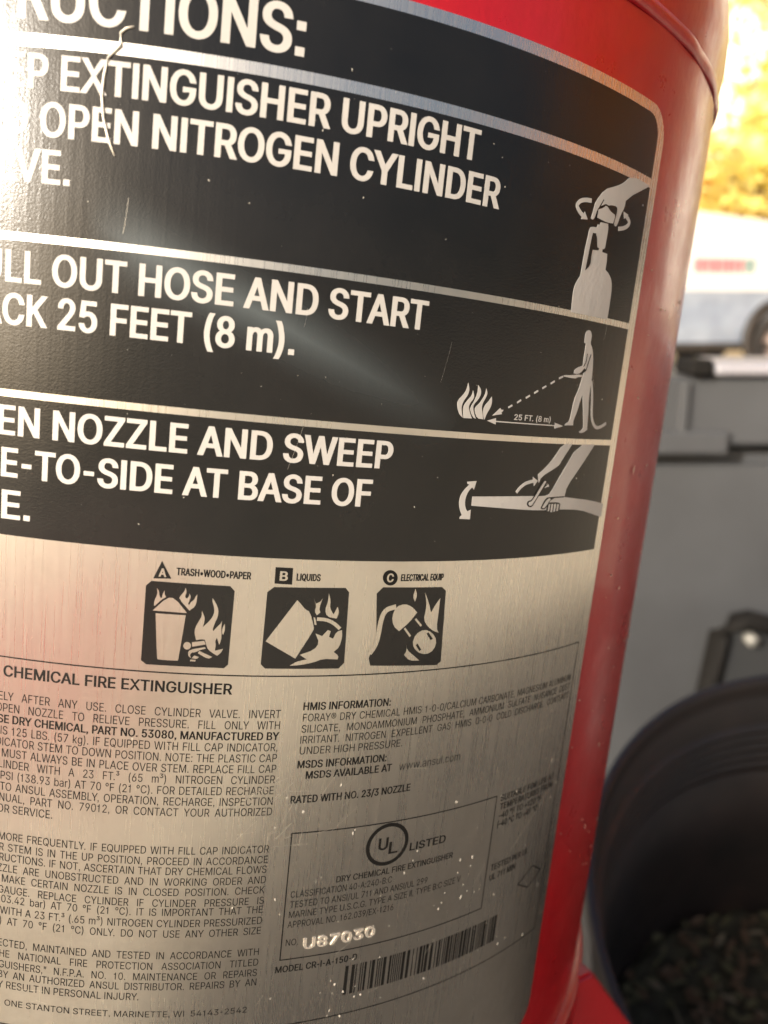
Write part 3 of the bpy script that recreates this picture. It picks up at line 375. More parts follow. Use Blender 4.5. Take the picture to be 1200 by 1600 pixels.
[(-5.93,-58.92),(-5.69,-58.2),(-2.75,-57.48),(-2.51,-57.79),(-3.46,-58.08),(-4.72,-58.75),(-5.1,-58.67),(-5.54,-59.2),(-5.3,-59.89),(-5.8,-59.51)],
[(-5.37,-60.25),(-4.35,-60.24),(-4.42,-60.58),(-5.45,-60.6)],
[(-4.69,-59.35),(-3.73,-59.6),(-4.17,-60.09),(-5.17,-59.94)]],'B_k':[[(9.92,-44.47),(24.63,-44.3),(25.47,-45.21),(25.98,-60.51),(24.85,-61.75),(9.47,-61.65),(8.53,-60.74),(8.64,-45.59)]],'B_m':[[(14.79,-47.02),(15.3,-47.49),(16.62,-48.98),(17.61,-49.39),(18.74,-52.63),(18.7,-53.43),(15.47,-59.44),(9.12,-55.83)],
[(18.44,-50.6),(18.8,-50.66),(19.25,-52.19),(18.82,-52.19)],
[(21.2,-45.44),(21.72,-47.08),(21.69,-48.61),(22.62,-49.96),(23.31,-48.3),(23.81,-49.53),(23.32,-50.83),(21.26,-50.46),(20.69,-48.93),(21.15,-47.39)],
[(18.18,-46.52),(18.59,-47.73),(19.57,-47.29),(19.98,-46.55),(19.45,-48.63),(19.78,-49.55),(19.12,-50.17),(18.56,-49.38),(18.81,-48.15)],
[(19.18,-54.04),(20.63,-54.6),(21.72,-53.3),(22.36,-53.55),(22.11,-54.79),(23.01,-55.17),(23.6,-53.68),(24.75,-53.32),(24.96,-54.82),(24.56,-57.01),(23.42,-58.06),(24.56,-58.9),(24.46,-59.71),(21.22,-59.53),(19.46,-60.26),(16.49,-60.87),(14.42,-60.99),(15.82,-60.06),(17.88,-59.63),(16.29,-58.63),(19.21,-57.58),(20.15,-56.03)]],'C_k':[[(32.87,-44.16),(47.08,-44.38),(48.17,-45.26),(49.11,-61.5),(48.09,-62.28),(31.87,-61.36),(31.36,-59.73),(32.53,-54.98),(31.59,-45.52)]],'C_m':[[(36.35,-48.42),(38.32,-47.83),(40.13,-48.52),(41.56,-49.86),(39.88,-52.05),(37.69,-53.89),(36.19,-52.68),(35.61,-50.62)],
[(43.77,-53.72),(45.91,-54.56),(47.36,-56.5),(46.91,-58.65),(44.99,-59.64),(42.57,-58.82),(41.2,-56.97),(41.76,-54.72)],
[(42.88,-45.41),(44.12,-47.7),(45.0,-50.0),(45.81,-48.41),(46.91,-46.84),(46.92,-50.09),(46.9,-53.69),(47.56,-54.72),(46.25,-54.31),(44.64,-53.24),(43.34,-51.55),(43.61,-49.29),(43.54,-47.68)],
[(40.46,-44.58),(41.06,-46.0),(40.69,-47.45),(40.05,-46.29)],
[(39.61,-56.56),(40.09,-58.21),(42.27,-59.85),(43.48,-60.86),(40.96,-60.69),(39.53,-59.29),(40.11,-58.41)]],'C_k2':[[(44.48,-54.74),(44.96,-54.5),(46.26,-56.03),(45.71,-56.32)],
[(42.08,-57.21),(42.54,-56.91),(43.66,-58.36),(43.19,-58.66)]],'sym_k':[[(-12.0,-40.51),(-10.05,-43.94),(-13.49,-44.16)],
[(9.87,-40.38),(13.39,-40.41),(13.46,-43.87),(9.92,-43.76)],
[(36.0,-42.12),(35.98,-42.62),(35.81,-43.07),(35.5,-43.44),(35.08,-43.69),(34.59,-43.79),(34.08,-43.75),(33.58,-43.56),(33.15,-43.24),(32.81,-42.82),(32.61,-42.34),(32.56,-41.84),(32.66,-41.37),(32.9,-40.96),(33.27,-40.65),(33.72,-40.47),(34.23,-40.44),(34.74,-40.56),(35.21,-40.82),(35.6,-41.19),(35.87,-41.65)]]}
STROKES = {'bottle_w':[([(75.42,41.12),(73.32,40.9),(71.73,40.36),(70.84,39.44),(71.14,38.76),(72.29,37.95),(73.36,37.56)],0.9),([(86.8,37.4),(88.7,37.83),(90.31,38.56),(91.19,39.37),(90.76,40.08),(89.11,40.7)],0.9)],'man_w':[([(85.08,2.85),(86.45,-0.72),(87.12,-4.46),(88.04,-6.51),(89.88,-7.99),(92.03,-7.74),(94.43,-6.74)],0.75),([(74.24,3.09),(72.97,2.56)],0.38),([(71.65,1.85),(70.45,1.2)],0.38),([(69.11,0.57),(67.99,-0.01)],0.38),([(66.75,-0.63),(65.66,-1.23)],0.38),([(64.45,-1.84),(63.35,-2.44)],0.38),([(62.02,-2.98),(60.96,-3.64)],0.38),([(59.68,-4.28),(58.64,-4.83)],0.38)],'noz_w':[([(64.33,-23.38),(65.34,-22.18),(66.91,-21.19),(69.25,-20.74)],0.75)],'B_m':[([(19.19,-50.96),(21.32,-51.07),(23.06,-51.94),(24.29,-53.06)],0.75)],'C_m':[([(36.35,-48.42),(33.96,-49.0),(33.15,-51.19),(32.99,-54.36),(32.55,-56.9),(31.37,-58.65)],1.1),([(38.92,-53.29),(40.55,-55.18)],0.45),([(41.31,-51.27),(42.95,-52.96)],0.45)]}
BOXES = {'infobox':[(98.14,-63.17),(97.61,-94.8)],'ul':[(18.24,-99.0),(72.12,-98.78),(18.22,-129.78),(71.81,-129.26)],'ulc':[(41.07,-104.39),(40.46,-99.24),(46.36,-104.43)],'bar':[(33.9,-133.87),(78.72,-133.68),(33.78,-141.66),(79.36,-140.79)],'fm':[(91.55,-124.61),(95.96,-127.54),(90.62,-130.66),(85.73,-127.93)]}


R = 0.150
ZC = 0.84085
ROT = Matrix(((0.17166862, 0.97944327, 0.10592814), (-0.98376436, 0.16472185, 0.07123476), (0.05232173, -0.1164371, 0.99181895))).to_4x4()
BASE = Vector((-0.14166419, 0.2415011, 0.0))

def on_tank(u, v, h=0.0):
    """plate millimetres (u round the tank, v up) and height h in mm -> metres in the extinguisher's frame"""
    th = u / 150.0
    r = R + h / 1000.0
    return (r * math.cos(th), r * math.sin(th), ZC + v / 1000.0)

GL = {}
for line in GLYPHS.split('\n'):
    if line:
        ch = line[0]
        f = line[1:].split('|')
        GL[ch] = (int(f[0]), [[tuple(map(int, q.split(','))) for q in l.split()] for l in f[1:]])

def poly_offset(loop, ox, oy):
    out = []
    n = len(loop)
    for i in range(n):
        a, b, c = loop[i - 1], loop[i], loop[(i + 1) % n]
        e1 = Vector((b[0] - a[0], b[1] - a[1])); e2 = Vector((c[0] - b[0], c[1] - b[1]))
        if e1.length < 1e-6 or e2.length < 1e-6:
            out.append(b); continue
        e1.normalize(); e2.normalize()
        n1 = Vector((-e1.y, e1.x)); n2 = Vector((-e2.y, e2.x))
        m = n1 + n2
        k = m.dot(n1)
        m = m / max(k, .55) if k > 1e-4 else n1
        out.append((b[0] + m.x * ox, b[1] + m.y * oy))
    return out

def winding(px, py, loops):
    w = 0
    for lp in loops:
        for (x0, y0), (x1, y1) in zip(lp, lp[1:] + lp[:1]):
            if y0 <= py:
                if y1 > py and (x1 - x0) * (py - y0) - (px - x0) * (y1 - y0) > 0: w += 1
            elif y1 <= py and (x1 - x0) * (py - y0) - (px - x0) * (y1 - y0) < 0: w -= 1
    return w

def fill(loops, eps=1e-4):
    """triangulate a set of loops under the non-zero winding rule"""
    vs, es = [], []
    for lp in loops:
        b = len(vs)
        vs += [Vector(q) for q in lp]
        es += [(b + i, b + (i + 1) % len(lp)) for i in range(len(lp))]
    r = delaunay_2d_cdt(vs, es, [], 0, eps)
    pts = [tuple(q) for q in r[0]]
    tris = []
    for fc in r[2]:
        cx = sum(pts[i][0] for i in fc) / len(fc); cy = sum(pts[i][1] for i in fc) / len(fc)
        if winding(cx, cy, loops) != 0: tris.append(tuple(fc))
    return pts, tris

WEIGHT = {-1: (-4, -6), 0: (3, -1), 1: (16, 7), 2: (23, 11), 3: (30, 16), 4: (23, 12)}
GL['-'] = (round(GL['-'][0] * .72), [[(round(x * .72), y) for x, y in l] for l in GL['-'][1]])
KERN = {'AV': -36, 'VA': -36, 'AT': -34, 'TA': -34, 'LT': -36, 'LV': -38, 'LY': -40, 'AY': -38, 'YA': -38, 'PA': -36, 'FA': -30, 'TO': -12, 'OT': -12,
        'P.': -60, 'F.': -50, 'T.': -46, 'Y.': -50, 'V.': -46, 'Y,': -50, 'P,': -60, 'AW': -22, 'WA': -22, 'RT': -8, 'RV': -10, 'RY': -12, 'KO': -12, 'CY': -8, 'OA': -10, 'AO': -8}
GC = {}
def glyph(ch, xs, wt):
    key = (ch, round(xs, 3), wt)
    if key not in GC:
        adv, loops = GL[ch]
        ox, oy = WEIGHT[wt]
        lp = [poly_offset([(x * xs, y) for x, y in l], ox, oy) for l in loops]
        GC[key] = (adv * xs, fill(lp, .4) if lp else ([], []))
    return GC[key]

TRACK = {-1: 0, 0: 0, 1: 6, 2: 9, 3: 14, 4: 6}
def word_adv(w, xs, wt):
    """advance of a word in glyph units, and the x of each letter"""
    x, pos = 0, []
    for i, ch in enumerate(w):
        if i: x += KERN.get(w[i - 1] + ch, 0) * xs
        pos.append(x)
        x += GL[ch][0] * xs + TRACK[wt]
    return x, pos

def bearing(ch, xs):
    xsn = [p[0] for l in GL[ch][1] for p in l]
    return (min(xsn) * xs, (GL[ch][0] - max(xsn)) * xs) if xsn else (0, 0)

def ink_width(text, xs, wt):
    x, _ = word_adv(text, xs, wt)
    return x - TRACK[wt] - bearing(text[0], xs)[0] - bearing(text[-1], xs)[1]

def flat_line(out, text, u0, u1, v, cap, wt, prefix='', gaps=None, xs=None):
    """append the triangles of one line so that its ink runs from u0 to u1 (mm) on baseline v"""
    oy = WEIGHT[wt][1]
    k = cap / (509.0 + 2 * oy)                       # mm per unit
    W = (u1 - u0) / k
    if xs is None:
        xs = 0.8
        for _ in range(6): xs *= W / ink_width(text, xs, wt)
        full = prefix + text
        x, pos = word_adv(full, xs, wt)
        xr = x - TRACK[wt] - bearing(full[-1], xs)[1]
        items = [(ch, p) for ch, p in zip(full, pos)]
        off = u1 / k - xr
    else:
        words = text.split(' ')
        adv = [word_adv(w, xs, wt) for w in words]
        tot = sum(a for a, _ in adv) - bearing(words[0][0], xs)[0] - bearing(words[-1][-1], xs)[1] - TRACK[wt]
        gap = (W - tot) / max(1, len(words) - 1)
        x = -bearing(words[0][0], xs)[0]
        items = []
        for w, (a, pos) in zip(words, adv):
            items += [(ch, x + p) for ch, p in zip(w, pos)]
            x += a + gap
        off = u0 / k
    for ch, x in items:
        if ch == ' ': continue
        _, (pts, tris) = glyph(ch, xs, wt)
        b = len(out[0])
        out[0].extend([((p[0] + x + off) * k, v + (p[1] + oy) * k) for p in pts])
        out[1].extend([tuple(b + i for i in f) for f in tris])

def wrap(name, flat, h, m, parent, wall=0.0, step=4.0, label=None):
    """bend flat plate artwork round the tank at height h (mm)"""
    bm = bmesh.new()
    vs = [bm.verts.new((x, y, 0)) for x, y in flat[0]]
    for f in flat[1]:
        try: bm.faces.new([vs[i] for i in f])
        except ValueError: pass
    x0 = min(q[0] for q in flat[0]); x1 = max(q[0] for q in flat[0])
    c = math.floor(x0 / step) * step + step
    while c < x1:
        geo = bm.verts[:] + bm.edges[:] + bm.faces[:]
        bmesh.ops.bisect_plane(bm, geom=geo, dist=1e-5, plane_co=(c + .0137, 0, 0), plane_no=(1, 0, 0))
        c += step
    bm.normal_update()
    for f in bm.faces:
        if f.normal.z < 0: f.normal_flip()
    if wall > 0:
        be = [e for e in bm.edges if len(e.link_faces) == 1]
        r = bmesh.ops.extrude_edge_only(bm, edges=be)
        for v in r['geom']:
            if isinstance(v, bmesh.types.BMVert): v.co.z -= wall
    for v in bm.verts: v.co = on_tank(v.co.x, v.co.y, h + v.co.z)
    return link(name, bm, m, parent, label=label)

def polys(loops):
    ls = []
    for l in loops:
        a = sum(l[i - 1][0] * l[i][1] - l[i][0] * l[i - 1][1] for i in range(len(l)))
        ls.append(list(l) if a > 0 else list(reversed(l)))
    return fill(ls, 1e-3)

def smooth_loop(l, k=1):
    """round a traced outline by corner cutting, keeping sharp tips"""
    for _ in range(k):
        out = []
        n = len(l)
        for i in range(n):
            a, b, c = Vector(l[i - 1]), Vector(l[i]), Vector(l[(i + 1) % n])
            e1 = b - a; e2 = c - b
            if e1.length < 1e-5 or e2.length < 1e-5 or e1.normalized().dot(e2.normalized()) < .45: out.append(tuple(b))
            else:
                out.append(tuple(b - e1 * .25)); out.append(tuple(b + e2 * .25))
        l = out
    return l

def stroke(pts, w):
    P = [Vector(q) for q in pts]
    for _ in range(2):
        if len(P) > 2:
            Q = [P[0]]
            for a, b in zip(P, P[1:]): Q += [a * .75 + b * .25, a * .25 + b * .75]
            P = Q + [P[-1]]
    Lf, Rt = [], []
    for i, p in enumerate(P):
        t_ = (P[min(i + 1, len(P) - 1)] - P[max(0, i - 1)]).normalized()
        n_ = Vector((-t_.y, t_.x)) * (w / 2)
        Lf.append(tuple(p + n_)); Rt.append(tuple(p - n_))
    return Lf + Rt[::-1]

def rect(u0, u1, v0, v1): return [(u0, v0), (u1, v0), (u1, v1), (u0, v1)]

def rounded(u0, u1, v0, v1, r, n=8):
    out = []
    for cx, cy, a in ((u1 - r, v0 + r, -90), (u1 - r, v1 - r, 0), (u0 + r, v1 - r, 90), (u0 + r, v0 + r, 180)):
        for i in range(n + 1):
            t_ = rad(a + 90 * i / n)
            out.append((cx + r * math.cos(t_), cy + r * math.sin(t_)))
    return out

# ------------------------------------------------------------------ ground
M_GROUND = mat('dusty_gravel_ground', (.34, .27, .19), .9)
t = NT(M_GROUND)
a = t.noise(.6, None, 6, .6)
b = t.noise(30, None, 5, .7)
mxn = t.n('ShaderNodeMath', operation='MULTIPLY_ADD')
t.l(b, mxn.inputs[0]); mxn.inputs[1].default_value = .5
t.l(a, mxn.inputs[2])
gc = t.ramp(mxn.outputs[0], [(.45, (.52, .45, .33)), (.75, (.68, .61, .47)), (1.0, (.76, .70, .57))])
tcg = t.n('ShaderNodeTexCoord')
vd = t.n('ShaderNodeVectorMath', operation='DISTANCE')
t.l(tcg.outputs['Object'], vd.inputs[0]); vd.inputs[1].default_value = (-1.9, -3.0, 0)
wob = t.n('ShaderNodeMath', operation='MULTIPLY_ADD')
t.l(a, wob.inputs[0]); wob.inputs[1].default_value = 1.2
t.l(vd.outputs['Value'], wob.inputs[2])
mk = t.rng(wob.outputs[0], 1.8, 2.6, .95, 0.0)
mg = t.n('ShaderNodeMix', data_type='RGBA')
t.l(mk, mg.inputs[0]); t.l(gc, mg.inputs[6]); mg.inputs[7].default_value = (.58, .13, .11, 1)   # unseen red patch, added to tint the plate's reflection pink
t.col(mg.outputs[2])
t.normal(t.bump(b, .6, .02))
bm = bmesh.new()
NG = 60
grid = [[None] * (NG + 1) for _ in range(NG + 1)]
def gpos(i):
    s_ = (i / NG) * 2 - 1
    return math.copysign(abs(s_) ** 3 * 900, s_)
for i in range(NG + 1):
    for j in range(NG + 1):
        grid[i][j] = bm.verts.new((gpos(i), gpos(j), 0))
for i in range(NG):
    for j in range(NG):
        bm.faces.new([grid[i][j], grid[i + 1][j], grid[i + 1][j + 1], grid[i][j + 1]])
structure(link('ground', bm, M_GROUND))

M_PAD = mat('dark_reflection_ground', (.06, .058, .055), .85)  # unseen dark ground, added to darken the plate's lower reflection
t = NT(M_PAD)
b = t.noise(120, None, 5, .7)
t.col(t.ramp(b, [(.3, (.050, .046, .041)), (.75, (.105, .097, .086))]))
t.normal(t.bump(b, .6, .008))
bm = bmesh.new()
ring_ = [bm.verts.new((.70 + 1.35 * math.cos(k * .1257) * (1 + .05 * math.sin(k * 2.3)), .45 + 1.65 * math.sin(k * .1257) * (1 + .05 * math.cos(k * 1.7)), .004)) for k in range(50)]
bm.faces.new(ring_)
structure(link('reflection_pad', bm, M_PAD))

# ------------------------------------------------------------------ trees beyond the van
M_BARK = mat('tree_bark', (.16, .11, .07), .9)
t = NT(M_BARK)
t.normal(t.bump(t.noise(1, t.coords((14, 14, 3)), 5, .7), .8, .03))
def leaf_mat(name, c0, c1):
    m = mat(name, c0, .55)
    t = NT(m)
    t.col(t.ramp(t.noise(1.4, None, 4, .7), [(.3, c0), (.7, c1)]))
    t.b.inputs['Subsurface Weight'].default_value = 0
    tr = t.n('ShaderNodeBsdfTranslucent')
    tr.inputs[0].default_value = (*[min(1, q * 1.1) for q in c1], 1)
    mixs = t.n('ShaderNodeMixShader')
    mixs.inputs[0].default_value = .35
    out = t.t.nodes['Material Output']
    t.l(t.b.outputs[0], mixs.inputs[1]); t.l(tr.outputs[0], mixs.inputs[2]); t.l(mixs.outputs[0], out.inputs[0])
    return m
M_GOLD = leaf_mat('golden_autumn_leaves', (.92, .72, .16), (.96, .90, .48))
M_RUST = leaf_mat('rust_autumn_leaves', (.62, .24, .05), (.80, .42, .09))

def tree(name, label, x, y, h, cr, m, leaves, seed):
    r_ = random.Random(seed)
    root = empty(name, (x, y, 0))
    tag(root, label, 'tree', 'autumn trees behind the van')
    bm = bmesh.new()
    tube(bm, [(0, 0, 0), (.05, .03, h * .2), (-.04, .05, h * .42), (.05, 0, h * .7)], [h * .032, h * .026, h * .02, h * .008], 10)
    tips = []
    for k in range(11):
        az = k * 2.4 + r_.uniform(-.3, .3)
        z0 = h * r_.uniform(.25, .6)
        L_ = cr * r_.uniform(.55, .95)
        e = Vector((math.cos(az) * L_, math.sin(az) * L_, z0 + L_ * r_.uniform(.3, .9)))
        mid = Vector((math.cos(az) * L_ * .45, math.sin(az) * L_ * .45, z0 + L_ * .18))
        tube(bm, [(0, 0, z0), mid, e], [h * .012, h * .008, h * .003], 6)
        tips += [mid, e, (mid + e) / 2]
    link('trunk', bm, M_BARK, root, True)
    bm = bmesh.new()
    cl = [(t_ + Vector((r_.gauss(0, .25), r_.gauss(0, .25), r_.gauss(0, .2))) * cr, cr * r_.uniform(.22, .42)) for t_ in tips for _ in range(2)]
    for _ in range(leaves):
        c, s_ = r_.choice(cl)
        p = c + Vector((r_.gauss(0, .5), r_.gauss(0, .5), r_.gauss(0, .4))) * s_
        q = Vector((r_.gauss(0, 1), r_.gauss(0, 1), r_.gauss(0, 1))).normalized()
        w_ = q.orthogonal().normalized() * r_.uniform(.08, .15)
        l_ = q * r_.uniform(.12, .22)
        bm.faces.new([bm.verts.new(p + l_), bm.verts.new(p + w_), bm.verts.new(p - l_ * .8), bm.verts.new(p - w_)])
    link('crown', bm, m, root)

tree('autumn_tree', 'tall golden leaved tree nearest behind the white van', 8.9, 17.0, 9.0, 3.6, M_GOLD, 6500, 3)
tree('autumn_tree', 'rust coloured low tree touching the van roofline', 7.2, 20.5, 4.6, 2.4, M_RUST, 9000, 5)
tree('autumn_tree', 'pale golden tree farthest right behind the van', 14.5, 24.0, 11.0, 4.2, M_GOLD, 5000, 9)

tree('autumn_tree', 'unseen rust coloured tree added on the right for its reflection', 10.0, 1.0, 8.0, 3.2, M_RUST, 6000, 12)  # this tree and the next are out of view, added to brown the reflections
tree('autumn_tree', 'tall unseen rust coloured tree added right of the van for its reflection', 10.5, 6.5, 8.5, 3.0, M_RUST, 6000, 13)

# ------------------------------------------------------------------ added building standing in for the blown-out glow behind the trees
M_GLOWW = mat('glow_building_white', (.84, .82, .76), .8)
M_GLOWGREY = mat('glow_building_grey', (.42, .42, .42), .5)
bld = empty('glow_building', (17.5, 31.0, 0), Matrix.Rotation(rad(-40), 4, 'Z'))
tag(bld, 'tall white building added as the blown-out glow behind the autumn trees', 'building')
bm = bmesh.new()
box(bm, -14, 14, 0, 9, 0, 15.0)
link('wall', bm, M_GLOWW, bld)
bm = bmesh.new()
box(bm, -14.4, 14.4, -.4, 9.4, 15.003, 15.5)
link('glow_building_roof', bm, M_GLOWGREY, bld)
for wx in (-9, -3, 3, 9):
    bm = bmesh.new()
    box(bm, wx - .7, wx + .7, -.04, .1, 10.5, 12.3)
    wf = link('glow_building_window', bm, M_GLOWGREY, bld)
    bm = bmesh.new()
    box(bm, wx - .6, wx + .6, -.05, .05, 10.6, 12.2)
    link('pane', bm, mat('window_glass', (.05, .06, .07), .1), wf)

# ------------------------------------------------------------------ white van
M_VANW = mat('white_vehicle_paint', (.80, .80, .78), .3, 0, .5, .5, .05)
M_VANB = mat('blue_shade_lower_paint', (.27, .33, .43), .35, 0, .5, .4, .08)  # blue shade on the white lower body, put into its colour
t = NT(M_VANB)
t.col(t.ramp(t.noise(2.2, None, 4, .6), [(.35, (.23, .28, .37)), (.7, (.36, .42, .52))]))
M_TRIM = mat('black_vehicle_trim', (.03, .025, .022), .6)
M_TYRE = mat('tyre_rubber', (.03, .028, .027), .8)
M_HUB = mat('dusty_steel_wheel', (.50, .42, .40), .5, .4)
M_GLASS = mat('dark_window_glass', (.02, .025, .03), .06, 0, .6)
M_DECR = mat('red_decal', (.66, .22, .24), .5)
M_DECG = mat('green_decal', (.26, .36, .34), .5)
VA = rad(14)
van = empty('parked_van', (5.76, 12.1, 0), Matrix.Rotation(VA, 4, 'Z'))
tag(van, 'white van with blue shade painted into its lower body and red and green decal', 'van')
def prism(bm, prof, x0, x1):
    A = [bm.verts.new((x0, y, z)) for y, z in prof]; B = [bm.verts.new((x1, y, z)) for y, z in prof]
    n = len(prof)
    for i in range(n): bm.faces.new([A[i], A[(i + 1) % n], B[(i + 1) % n], B[i]])
    bm.faces.new(A[::-1]); bm.faces.new(B)
    bmesh.ops.recalc_face_normals(bm, faces=bm.faces)
bm = bmesh.new()
prism(bm, [(0.0, 1.13), (-.015, 1.35), (0.02, 1.9), (.06, 2.10), (.16, 2.20), (1.72, 2.20), (1.82, 2.10), (1.86, 1.9), (1.895, 1.35), (1.88, 1.13)], -3.6, 1.7)
prism(bm, [(.02, 1.2), (.10, 2.0), (1.78, 2.0), (1.86, 1.2)], 1.701, 1.9)
for v in bm.verts:
    if v.co.z > 1.5: v.co.z -= .10 * max(-2, v.co.x + 1.2)
link('body', bm, M_VANW, van)
bm = bmesh.new()
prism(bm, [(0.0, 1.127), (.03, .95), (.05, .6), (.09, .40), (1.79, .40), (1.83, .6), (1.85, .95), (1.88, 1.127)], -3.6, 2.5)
link('lower_body', bm, M_VANB, van, label='lower body panel with blue shade painted into its colour')
for wx in (0.0, -2.9):
    for wy, sg in ((.02, -1), (1.86, 1)):
        bm = bmesh.new()
        lathe(bm, [(.40, 0), (.56, 0), (.56, .06), (.40, .06), (.40, 0)], 40)
        bmesh.ops.transform(bm, matrix=Matrix.Translation((wx, wy + (.03 if sg < 0 else -.03), .47)) @ Matrix.Rotation(rad(90), 4, 'X'), verts=bm.verts)
        link('wheel_arch', bm, M_TRIM, van, True)
        bm = bmesh.new()
        lathe(bm, [(.22, -.10), (.36, -.11), (.395, -.07), (.395, .07), (.36, .11), (.22, .10), (.22, -.10)], 40)
        bmesh.ops.transform(bm, matrix=Matrix.Translation((wx, wy - sg * .09, .395)) @ Matrix.Rotation(rad(90), 4, 'X'), verts=bm.verts)
        wh = link('wheel', bm, M_TYRE, van, True)
        bm = bmesh.new()
        lathe(bm, [(0, .07), (.06, .07), (.08, .04), (.19, .05), (.22, .09), (.225, -.09), (0, -.09)], 32)
        bmesh.ops.transform(bm, matrix=Matrix.Translation((wx, wy - sg * .09, .395)) @ Matrix.Rotation(rad(90 if sg < 0 else -90), 4, 'X'), verts=bm.verts)
        link('hub', bm, M_HUB, wh, True)
bm = bmesh.new()
box(bm, -3.72, 2.62, .05, 1.83, .28, .396, .03)
link('sill', bm, M_TRIM, van)
bm = bmesh.new()
box(bm, .75, 1.6, -.006, .05, 1.42, 1.95, .003)
link('side_window', bm, M_GLASS, van)
bm = bmesh.new()
x = -1.50
for wd in (.07, .10, .04, .12, .06, .10, .05, .07):
    box(bm, x, x + wd, -.020, -.0, 1.36, 1.56)
    x += wd + .025
link('decal', bm, M_DECR, van, label='small red lettering decal, too blurred to read')
bm = bmesh.new()
for wd in (.07, .09):
    box(bm, x, x + wd, -.020, -.0, 1.36, 1.56)
    x += wd + .02
link('decal', bm, M_DECG, van, label='dark green end of the decal')
bm = bmesh.new()
box(bm, .10, .19, -.013, .0, 1.66, 1.76)
link('badge', bm, M_DECG, van, label='small round green mark')

# ------------------------------------------------------------------ grey storage bin
M_BIN = mat('grey_bin_plastic', (.155, .160, .165), .5, 0, .4)
t = NT(M_BIN)
sm = t.noise(3.0, None, 5, .6)
t.col(t.ramp(sm, [(.3, (.056, .057, .060)), (.7, (.082, .085, .090))]))
t.normal(t.bump(t.noise(160, None, 3), .15, .002))
M_BINRIM = mat('skylit_bin_rim_plastic', (.36, .35, .38), .45)  # pale skylight on the bin's lip, put into the plastic colour
M_STRAP = mat('black_metal_bracket', (.010, .009, .008), .85, 0, .2)
M_BOLT = mat('bright_bolt', (.30, .29, .26), .5, .3)
binn = empty('storage_bin', (0.825, 1.25, .01))
tag(binn, 'grey plastic storage bin with skylight painted into its rim behind the black tub', 'storage bin')
bm = bmesh.new()
prism(bm, [(.035, 0), (.022, .62), (.25, .62), (.24, 0)], -.70, .75)
bmesh.ops.bevel(bm, geom=bm.edges[:], offset=.02, segments=3, affect='EDGES')
link('body', bm, M_BIN, binn)
bm = bmesh.new()
box(bm, -.72, .77, .0, .27, .634, .742, .008)
for rx in (-.60, -.37, -.16, -.145, .05, .28, .51, .70):
    box(bm, rx, rx + .014, -.010, .012, .652, .735, .003)
box(bm, -.70, -.29, -.012, .01, .622, .66, .006)
link('collar', bm, M_BIN, binn)
bm = bmesh.new()
box(bm, -.325, .79, -.02, .16, .744, .764, .008)
link('rim', bm, M_BINRIM, binn)
bm = bmesh.new()
box(bm, -.365, -.330, -.024, .05, .744, .770, .006)
link('hinge', bm, M_STRAP, binn)
bm = bmesh.new()
tube(bm, [(-.285, .006, .09), (-.280, .004, .20), (-.270, -.002, .320), (-.250, -.01, .344), (-.232, -.012, .350), (-.13, -.012, .320)], .017, 12)
hd = link('handle', bm, M_STRAP, binn, True)
bm = bmesh.new()
tube(bm, [(-.218, .02, .314), (-.218, -.016, .312)], .010, 16)
link('bolt', bm, M_BOLT, hd, True)
bm = bmesh.new()
box(bm, -.25, .30, .004, .04, .03, .338, .004)
link('side_panel', bm, mat('dark_grey_panel', (.035, .036, .037), .5), binn)

# ------------------------------------------------------------------ black tub with leaf litter, tipped towards the camera
M_TUB = mat('black_tub_plastic', (.022, .020, .020), .5, 0, .5)
t = NT(M_TUB)
sm = t.noise(9, None, 5, .65)
t.col(t.ramp(sm, [(.35, (.022, .020, .020)), (.6, (.038, .030, .028)), (.8, (.075, .050, .038))]))
t.rough(t.rng(t.noise(14, None, 4), .3, .7, .34, .55))
TN = Vector((-.0214, -.348, .937)).normalized()
RIM = Vector((.363, .438, .464))
TQ = TN.to_track_quat('Z', 'Y').to_matrix().to_4x4()
TH = .437
tub = empty('plastic_tub', RIM - TN * TH, TQ)
tag(tub, 'tipped black round plastic tub with ridged rim and leaf litter inside', 'tub')
prof = [(0, 0), (.160, 0), (.166, .006), (.190, .20), (.210, TH - .10), (.2185, TH - .02), (.226, TH - .016), (.229, TH - .006), (.2275, TH), (.223, TH + .001), (.2205, TH - .006)]
prof += [(.2185, TH - .048)]
for k in range(5):
    z = TH - .050 - k * .0112
    r0 = .2165 - k * .0009
    prof += [(r0, z), (r0 - .0064, z - .0022), (r0 - .0068, z - .0062), (r0 - .0006, z - .0092)]
prof += [(.2105, TH - .108), (.205, TH - .111), (.190, TH - .22), (.176, TH - .33), (.160, .012), (0, .012)]
bm = bmesh.new()
lathe(bm, prof, 128)
bmesh.ops.recalc_face_normals(bm, faces=bm.faces)
link('wall', bm, M_TUB, tub, True)

M_SOIL = mat('dark_damp_soil', (.030, .026, .019), .9)
t = NT(M_SOIL)
t.col(t.ramp(t.noise(60, None, 5, .7), [(.3, (.018, .017, .012)), (.7, (.060, .056, .034))]))
M_LEAFS = [mat('dry_olive_leaf', (.085, .078, .036), .7), mat('dry_brown_leaf', (.10, .062, .035), .7), mat('dry_pale_leaf', (.16, .135, .09), .8)]
bm = bmesh.new()
ZL = TH - .29
nr, na = 18, 64
prev = None
cen = bm.verts.new((0, 0, ZL + .01))
for i in range(1, nr + 1):
    r = .181 * i / nr
    ring = [bm.verts.new((r * math.cos(2 * math.pi * k / na), r * math.sin(2 * math.pi * k / na), ZL + rng.uniform(-.006, .006) - (.0 if i < nr else .01))) for k in range(na)]
    for k in range(na):
        if prev is None: bm.faces.new([cen, ring[k], ring[(k + 1) % na]])
        else: bm.faces.new([prev[k], ring[k], ring[(k + 1) % na], prev[(k + 1) % na]])
    prev = ring
